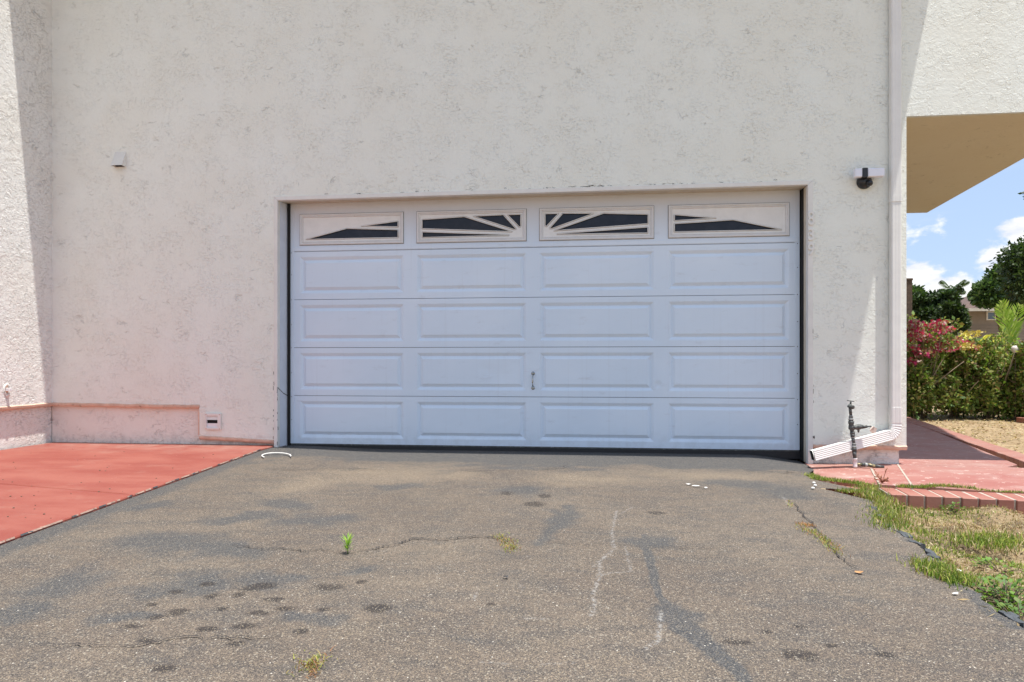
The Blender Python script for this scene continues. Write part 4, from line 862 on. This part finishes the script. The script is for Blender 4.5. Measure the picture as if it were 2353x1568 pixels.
# hose ring, litter
hr = [gp(602+33*(1-math.cos(t)), 1050-6.5*math.sin(t))+Vector((0, 0, .009)) for t in np.linspace(-.55, 3.3, 26)]
tag(MB().tube(hr, .0062, 8).build('hose_loop', M['litter']), 'white bent hose loop lying on the asphalt at the left garage corner', 'hose')
def flake(px, py, r, label, mat='litter', name='litter_scrap', n=7, cat='litter', asp=.5):
    c = gp(px, py); vs = [(c.x+math.cos(2*math.pi*k/n)*r*random.uniform(.6, 1.1), c.y+math.sin(2*math.pi*k/n)*r*asp*2*random.uniform(.6, 1.1), c.z+.002+random.random()*.006) for k in range(n)]
    vs.append((c.x, c.y, c.z+.008)); return tag(MB().add(vs, [(k, (k+1) % n, n) for k in range(n)]).build(name, M[mat]), label, cat)
flake(1583, 1114, .030, 'left piece of the white crumbled scrap on the driveway', asp=.25); flake(1600, 1118, .040, 'middle and largest piece of the white crumbled scrap', asp=.25); flake(1621, 1122, .016, 'right small piece of the white crumbled scrap')
flake(1576, 1315, .014, 'tiny tan chip on the driveway', 'deadleaf') if False else None
flake(1974, 1317, .020, 'curled tan dead leaf on the driveway near the lawn', 'deadleaf', 'dead_leaf', 8, 'leaf', .3)
flake(1163, 1328, .013, 'small black scrap on the driveway below the middle weed', 'black', cat='litter', asp=.4)
flake(3, 1130, .03, 'white scrap on the red patio at the left edge', asp=.35)
flake(2195, 1366, .010, 'pale stone chip among the weeds at the asphalt edge', 'litter', 'stone_chip', 7, 'stone')
flake(2204, 1314, .012, 'white flat scrap in the dead weeds of the lawn', 'litter')
for k, (px, py) in enumerate([(1870, 1112), (1873, 1118), (1868, 1124)]):
    c = gp(px, py); b = MB().lathe([(.004, 0), (.011, .003), (.012, .008), (.007, .013), (.002, .014)], c, (0, 0, 1), 8).build('pebble', M['litter'])
    tag(b, ['uppermost of the three pale pebbles at the brick row end', 'middle one of the three pale pebbles at the brick row end', 'lowest of the three pale pebbles at the brick row end'][k], 'pebble', 'pebbles at the end of the brick row')
# scattered grit on the patio and drive
gr = MB()
for _ in range(70):
    px, py = random.uniform(5, 560), random.uniform(1035, 1240); c = gp(px, py)
    if c.x > np.interp(c.y, [-3.4, -.25], [-2.16, -2.536])-.05: continue
    r = random.uniform(.002, .006); gr.lathe([(r, 0), (r*.9, r*.7), (r*.3, r)], (c.x, c.y, .0115), (0, 0, 1), 5)
tag(gr.build('grit', M['bark']), 'dark grit specks scattered over the red patio', 'grit', kind='stuff')
# loose sealer lumps along the asphalt edge
for pts_ in [[(1993, 1160), (2006, 1166), (2014, 1172)], [(2010, 1178), (2030, 1184), (2036, 1190)], [(2016, 1200), (2036, 1206), (2046, 1210)], [(2060, 1215), (2080, 1225), (2096, 1238)], [(2086, 1238), (2110, 1246), (2122, 1252)], [(2128, 1262), (2140, 1270), (2156, 1285)], [(2300, 1400), (2325, 1417), (2352, 1434)]]:
    a, c = gp(*pts_[0]), gp(*pts_[-1]); d = c-a; L = d.length; d.normalize(); nn = Vector((-d.y, d.x, 0)); ring = []
    for k in range(14):
        an = 2*math.pi*k/14; p = (a+c)/2+d*(math.cos(an)*L*.5*random.uniform(.6, 1.1))+nn*(math.sin(an)*.02*random.uniform(.4, 1.5)); ring.append(p)
    vs = [(p.x, p.y, p.z-.03) for p in ring]+[(p.x, p.y, p.z+random.uniform(-.004, .003)) for p in ring]+[((a+c)/2+Vector((0, 0, .003)))]
    MB().add(vs, [(k, (k+1) % 14, 14+(k+1) % 14, 14+k) for k in range(14)]+[(14+k, 14+(k+1) % 14, 28) for k in range(14)]).build('sealer_lump', M['sealer'], dw)

# ------------------------------------------------------------------ vegetation beyond
def crown(name, parent, blobs, n, size, cols, aspect=.6, hang=0.0, shell=.55):
    """many leaf-sized faces spread through several lobes"""
    w = np.array([b[3]*b[4]*b[5] for b in blobs])**.67; w /= w.sum(); ii = RNG.choice(len(blobs), n, p=w); B = np.array(blobs)[ii]
    d = RNG.normal(size=(n, 3)); d /= np.linalg.norm(d, axis=1)[:, None]; r = (shell+(1-shell)*RNG.random(n))**.8*RNG.uniform(.75, 1.05, n)
    lump = .72+.5*fbm(d[:, 0]*2.3+ii*7.1+9, d[:, 2]*2.3+d[:, 1]*1.7+ii*3.3+5, 5, 3); P = B[:, :3]+d*B[:, 3:6]*(r*lump)[:, None]
    a = d*.7+RNG.normal(size=(n, 3))*.7; a[:, 2] -= hang; a /= np.linalg.norm(a, axis=1)[:, None]; b = np.cross(a, RNG.normal(size=(n, 3))); b /= np.linalg.norm(b, axis=1)[:, None]
    L = (size*RNG.uniform(.6, 1.3, n))[:, None]; V = np.stack([P, P+a*L*.5+b*L*aspect*.5, P+a*L, P+a*L*.5-b*L*aspect*.5], 1).reshape(-1, 3); i = np.arange(n)*4
    cols = np.array(cols); c = cols[RNG.integers(0, len(cols), n)]*RNG.uniform(.75, 1.25, (n, 1))*(.8+.4*fbm(P[:, 0]*1.2, P[:, 2]*1.2, 8))[:, None]
    return mesh_np(name, V, np.c_[i, i+1, i+2, i+3], M['leaf'], parent, np.repeat(c, 4, 0))
GZ = -.135
def shrub(px0, px1, top, d, n, size, cols, label, name='shrub', extra=None, cat='shrub', group='shrubs of the hedge beyond the walk'):
    a, b = dp(px0, 900, d), dp(px1, 900, d); c = (a+b)/2; w = (b-a).length/2; ht = dp(px0, top, d).z-GZ; base = Vector((c.x, c.y, GZ))
    e = tag(empty(name, base), label, cat, group); bl_ = []
    for k in range(9): bl_.append((c.x+random.uniform(-.6, .6)*w, c.y+random.uniform(-.3, .4), GZ+ht*random.uniform(.25, .78), w*random.uniform(.4, .6), .45, ht*random.uniform(.22, .32)))
    bl_.append((c.x, c.y, GZ+ht*.3, w*.95, .6, ht*.33))
    for k in range(16): bl_.append((c.x+random.uniform(-.95, .95)*w, c.y-random.uniform(.1, .65), GZ+ht*random.uniform(.2, .95), w*random.uniform(.10, .2), .18, ht*random.uniform(.07, .15)))
    for k in range(12): bl_.append((c.x+random.uniform(-1, 1)*w, c.y-random.uniform(-.2, .4), GZ+ht*random.uniform(.9, 1.1), .05, .06, ht*random.uniform(.06, .12)))
    crown('foliage', e, bl_, n, size, cols, .62, 0, .35); crown('foliage', e, bl_, n//3, size*1.6, cols, .5, 0, .6); s = MB()
    for k in range(11):
        t_ = base+Vector((random.uniform(-.8, .8)*w, random.uniform(-.5, .3), ht*random.uniform(.5, 1.0))); t_.y -= random.uniform(0, .45); s.tube([base+Vector((random.uniform(-.35, .35)*w, 0, 0)), base.lerp(t_, .5)+Vector((random.gauss(0, .08), 0, .06)), t_], .012, 5, [.016, .011, .004])
    s.build('branches', M['twig'], e)
    if extra:
        nn, cl_, sz, pos = extra; bl2 = [(dp(px, py, d-.35).x, dp(px, py, d-.35).y, dp(px, py, d).z, r, .35, r*.55) for px, py, r in pos]; tag(crown('flowers', e, bl2, nn, sz, cl_, .9, shell=.2), kind='stuff')
    return e
M['twig'] = plain('pale_twig', (.30, .23, .16), .9, .2, 20)
HG = [(.10, .18, .035), (.15, .24, .045), (.21, .30, .06), (.28, .33, .09), (.34, .27, .10), (.16, .11, .055), (.34, .36, .12)]
RED = [(.50, .03, .09), (.58, .06, .14), (.45, .04, .14), (.42, .24, .20), (.30, .24, .12), (.50, .36, .33)]
shrub(2040, 2170, 752, 11.2, 12000, .055, HG, 'bougainvillea shrub with crimson flowers nearest the house corner', 'bougainvillea', (2000, RED, .05, [(2095, 760, .12), (2110, 775, .16), (2135, 752, .12), (2125, 780, .12), (2150, 765, .12), (2170, 760, .10), (2092, 800, .10), (2160, 790, .12), (2188, 785, .10), (2145, 805, .10), (2090, 830, .08), (2115, 812, .14), (2180, 800, .12), (2100, 745, .08), (2160, 745, .07)]), 'flowering shrub')
shrub(2140, 2250, 790, 11.4, 11000, .055, HG, 'dense green hedge shrub right of the crimson flowers', extra=(260, RED+[(.5, .35, .1)], .05, [(2208, 790, .10), (2225, 800, .1)]))
shrub(2225, 2330, 796, 11.2, 11000, .055, HG, 'green hedge shrub below the bright green palm frond', extra=(200, [(.55, .42, .10), (.6, .5, .2)], .05, [(2212, 798, .10), (2235, 770, .08)]))
shrub(2300, 2420, 792, 11.0, 11000, .055, HG, 'green hedge shrub cut by the right edge of the picture')
shrub(2400, 2560, 790, 11.2, 7000, .06, HG, 'outermost green hedge shrub beyond the right edge')
# fronds
def frond(b, p0, az, L, rise, droop, nl, ll, w=.02, fold=.5):
    """adds one feather frond to lists b=(V,F,C-index)"""
    V, Fc = b; pts = []
    for i in range(nl+1):
        t = i/nl; r = L*t; pts.append(Vector((p0.x+math.cos(az)*r*(1-.15*t), p0.y+math.sin(az)*r*(1-.15*t), p0.z+rise*t*L-droop*t*t*L)))
    sd_ = Vector((-math.sin(az), math.cos(az), 0))
    for i in range(nl):
        p, n_ = pts[i], pts[i+1]; t = (n_-p).normalized(); k = len(V); up = sd_.cross(t)
        V += [p+sd_*w*.3, p-sd_*w*.3, n_-sd_*w*.3, n_+sd_*w*.3]; Fc.append((k, k+1, k+2, k+3))
        if i < 2: continue
        l = ll*math.sin(math.pi*(.12+.80*i/nl))
        for s in (1, -1):
            d = (t*.75+sd_*s*.8+up*fold+Vector((0, 0, -.2))).normalized(); q_ = d.cross(up).normalized()*w*.5; k = len(V); mid = p+d*l*.5; tp = p+d*l+Vector((0, 0, -l*.15))
            V += [p, mid+q_, tp, mid-q_]; Fc.append((k, k+1, k+2, k+3))
def palm(name, base, ht, nf, L, cols, label, trunk_r=.14, rise=(.2, 1.3), nl=16, ll=.45, w=.05, azr=None, cat='palm', parts=True):
    e = tag(empty(name, base), label, cat); V, Fc = [], []; top = Vector(base)+Vector((0, 0, ht))
    for k in range(nf): frond((V, Fc), top, (2*math.pi*k/nf+random.uniform(-.3, .3)) if azr is None else random.uniform(*azr), L*random.uniform(.75, 1.1), random.uniform(*rise), random.uniform(.5, 1.1), nl, ll, w)
    c = np.array(cols); cc = np.repeat(c[RNG.integers(0, len(c), len(Fc))]*RNG.uniform(.8, 1.2, (len(Fc), 1)), 4, 0)
    mesh_np('fronds', np.array([tuple(v) for v in V]), np.array(Fc), M['leaf'], e, cc)
    MB().tube([Vector(base), Vector(base)+Vector((trunk_r*.4, 0, ht*.5)), top], trunk_r, 10, [trunk_r*1.2, trunk_r, trunk_r*.8]).build('trunk', M['bark'], e); return e
def gbase(px, d): v = dp(px, 834, d); return Vector((v.x, v.y, GZ))
YG = [(.50, .46, .06), (.42, .42, .06), (.58, .50, .10)]
palm('yellow_palm', gbase(2238, 12.2), 1.15, 12, .85, YG, 'small yellowish feather palm rising behind the hedge centre', .05, (.5, 1.3), 16, .26, .028)
palm('yellow_palm', gbase(2135, 12.4), 1.25, 9, .55, [(.45, .42, .08), (.32, .38, .06)], 'small yellow green palm behind the crimson flowers', .04, (.4, 1.3), 12, .2, .026)
bb0 = dp(2322, 790, 11.25); e = tag(empty('green_palm', (bb0.x, bb0.y, GZ)), 'young palm with broad bright lime green upright fronds at the hedge top', 'palm'); V, Fc = [], []
for px, py, L_ in ((2296, 700, 1), (2302, 690, 1), (2318, 715, .8), (2330, 740, .6), (2345, 700, .9)):
    t_ = dp(px, py, 11.2+random.uniform(-.2, .2)); p0 = bb0; dv = t_-p0; sd_ = Vector((-dv.z, 0, dv.x)).normalized(); pts = [p0.lerp(t_, i/12)+Vector((0, 0, .06*math.sin(math.pi*i/12))) for i in range(13)]
    for i in range(12):
        p, n_ = pts[i], pts[i+1]; t = (n_-p).normalized(); k = len(V); V += [p+sd_*.008, p-sd_*.008, n_-sd_*.008, n_+sd_*.008]; Fc.append((k, k+1, k+2, k+3))
        l = .26*math.sin(math.pi*(.25+.7*i/12))
        for s in (1, -1):
            d = (t*.9+sd_*s*.7+Vector((0, random.uniform(-.2, .2), 0))).normalized(); q_ = Vector((0, -.3, 0))*.01+d.cross(Vector((0, 1, 0))).normalized()*.016; k = len(V); V += [p, p+d*l*.5+q_, p+d*l, p+d*l*.5-q_]; Fc.append((k, k+1, k+2, k+3))
c_ = np.array([(.30, .42, .06), (.22, .34, .04), (.42, .50, .12)]); mesh_np('fronds', np.array([tuple(v) for v in V]), np.array(Fc), M['leaf'], e, np.repeat(c_[RNG.integers(0, 3, len(Fc))], 4, 0))
MB().tube([(bb0.x, bb0.y, GZ), tuple(bb0)], .03, 8).build('trunk', M['stem'], e)
gl0 = dp(2333, 803, 10.7); e = tag(empty('garden_globe', (gl0.x, gl0.y, GZ)), 'small whitish globe poking out of the hedge at the right edge', 'garden lamp'); MB().lathe([(.02, -.06), (.045, -.045), (.06, -.01), (.055, .03), (.035, .055), (.01, .062)], gl0, (0, 0, 1), 14).build('globe', M['pvc'], e); MB().tube([(gl0.x, gl0.y, GZ), (gl0.x, gl0.y, gl0.z-.08)], .006, 6).build('post', M['bark'], e)
# slim dark post beside the house corner
pp = dp(2086, 643, 11.9); e = tag(empty('fence_post', (pp.x, pp.y, GZ)), 'slim dark post standing behind the house corner left of the hedge', 'post')
MB().box(pp.x-.055, pp.x+.055, pp.y-.05, pp.y+.05, GZ, pp.z-.02).build('shaft', M['bark'], e, .006); MB().box(pp.x-.065, pp.x+.065, pp.y-.06, pp.y+.06, pp.z-.02, pp.z+.02).build('cap', M['bark'], e, .01)

def tree(name, px, d, topy, boty, rpx, n, size, cols, label, cat='tree', nb=9, sp=1.0):
    b0 = gbase(px, d); e = tag(empty(name, b0), label, cat); k = d/F; zt, zb2 = CH+(HY-topy)*k, CH+(HY-boty)*k; r = rpx*k; bl_ = []; zc = (zt+zb2)/2; hz = (zt-zb2)/2; t = MB(); t.tube([b0, b0+Vector((.1, 0, zc*.5)), Vector((b0.x, b0.y, zc))], .2, 10, [.03*d*.35, .02*d*.35, .009*d*.35])
    for i in range(nb):
        an = 2*math.pi*i/nb+random.uniform(-.4, .4); rr_ = r*random.uniform(.3, .66)*sp; c = (b0.x+math.cos(an)*rr_, b0.y+math.sin(an)*rr_, zc+hz*random.uniform(-.62, .62)); bl_.append((*c, r*random.uniform(.32, .5), r*random.uniform(.32, .5), hz*random.uniform(.28, .42)))
        t.tube([Vector((b0.x, b0.y, zc*.55)), Vector((b0.x, b0.y, zc)).lerp(Vector(c), .45), Vector(c)], .05, 6, [.006*d, .004*d, .001*d])
    bl_.append((b0.x, b0.y, zc+hz*.45, r*.5, r*.5, hz*.5)); crown('crown', e, bl_, n, size, cols, .55, .2, .4); t.build('trunk', M['bark'], e); return e
DK = [(.022, .040, .012), (.035, .060, .016), (.050, .080, .022), (.015, .028, .010)]
MG = [(.045, .085, .022), (.065, .115, .030), (.085, .135, .035), (.03, .06, .018)]
tb = tree('broadleaf_tree', 2428, 17, 500, 735, 140, 17000, .12, DK, 'large dark leafy tree at the right edge of the picture', nb=15)
v_ = dp(2352, 448, 16); crown('hanging_branch', tb, [(v_.x+.15, v_.y, v_.z, .16, .16, .16), (v_.x+.5, v_.y, v_.z+.15, .3, .2, .2)], 260, .12, DK, .5, 0, .1)
tree('pine_tree', 2305, 30, 605, 735, 66, 11000, .24, MG, 'mid green bushy tree behind the brown roofed house', nb=10)
tree('broadleaf_tree', 2150, 21, 668, 760, 66, 12000, .13, DK+MG[:1], 'low dark green bushy tree above the crimson flowers', nb=12)
tree('broadleaf_tree', 2098, 34, 655, 740, 45, 5000, .24, MG, 'pale green tree top just right of the slim dark post')
tree('broadleaf_tree', 2250, 60, 668, 740, 40, 3500, .4, [(.09, .13, .06), (.07, .11, .05)], 'faint distant tree between the far palm and the house roof')
tree('broadleaf_tree', 2440, 45, 600, 740, 70, 5000, .3, MG, 'distant tree beyond the right edge of the picture')
tree('broadleaf_tree', 2186, 20, 690, 790, 46, 6000, .12, DK, 'dark rounded bush in front of the far brown roof')
palm('far_palm', gbase(2188, 50), CH+(HY-672)*50/F-GZ, 26, 1.15, [(.05, .075, .03), (.07, .10, .04)], 'distant feather palm rising above the far roof', .22, (.1, 1.8), 14, .5, .09)
palm('far_palm', gbase(2158, 26), CH+(HY-688)*26/F-GZ, 12, .9, [(.06, .10, .04), (.09, .13, .05)], 'nearer drooping palm crown left of the brown roof', .1, (.2, .9), 14, .34, .05)

# far house
fh = tag(empty('neighbour_house', gbase(2300, 32)), 'distant beige single storey house with brown hip roof and blue windows', 'house')
c0 = gbase(2300, 32); k = 32/F; x0, x1 = dp(2212, 834, 32).x, dp(2212, 834, 32).x+13; y0 = c0.y; y1 = y0+9; ze = CH+(HY-711)*k; zr = CH+(HY-679)*k
M['beige'] = plain('beige_siding', (.28, .235, .19), .8, .08, 3); M['roofbrown'] = plain('brown_shingle', (.11, .070, .055), .9, .25, 4, bmp=.6, bscale=30); M['bluepane'] = plain('blue_pane', (.10, .16, .24), .1, .2, 3)
MB().box(x0, x1, y0, y1, GZ, ze).build('wall', M['beige'], fh)
sid = MB()
for i in range(9): sid.box(x0+.3, x1, y0-.03, y0-.001, 1.4+i*.14, 1.4+i*.14+.12)
sid.build('siding', M['beige'], fh)
ov = .5; a = (x0-ov, y0-ov), (x1+ov, y0-ov), (x1+ov, y1+ov), (x0-ov, y1+ov); rd = 3.6
MB().add([(*p, ze-.02) for p in a]+[(x0+rd-ov, (y0+y1)/2-1.6, zr+.55), (x1-rd, (y0+y1)/2-1.6, zr+.55)], [(0, 1, 5, 4), (1, 2, 5), (2, 3, 4, 5), (3, 0, 4), (3, 2, 1, 0)]).build('roof', M['roofbrown'], fh)
MB().box(x0-ov-.03, x1+ov+.03, y0-ov-.04, y0-ov-.002, ze-.12, ze+.02).build('fascia', M['trim'], fh)
for pa, pb, ya, yb in ((2268, 2288, 716, 736), (2308, 2330, 712, 738), (2345, 2370, 714, 738)):
    xa, xb = dp(pa, 834, 32).x, dp(pb, 834, 32).x; z_a, z_b = CH+(HY-yb)*k, CH+(HY-ya)*k
    wf = MB().plate([fr(xa, xb, z_a, z_b), fr(xa+.05, xb-.05, z_a+.05, z_b-.05)], xz(y0-.06), xz(y0-.002)).build('window', M['trim'], fh)
    MB().box(xa+.05, xb-.05, y0-.03, y0-.004, z_a+.05, z_b-.05).build('pane', M['bluepane'], wf)
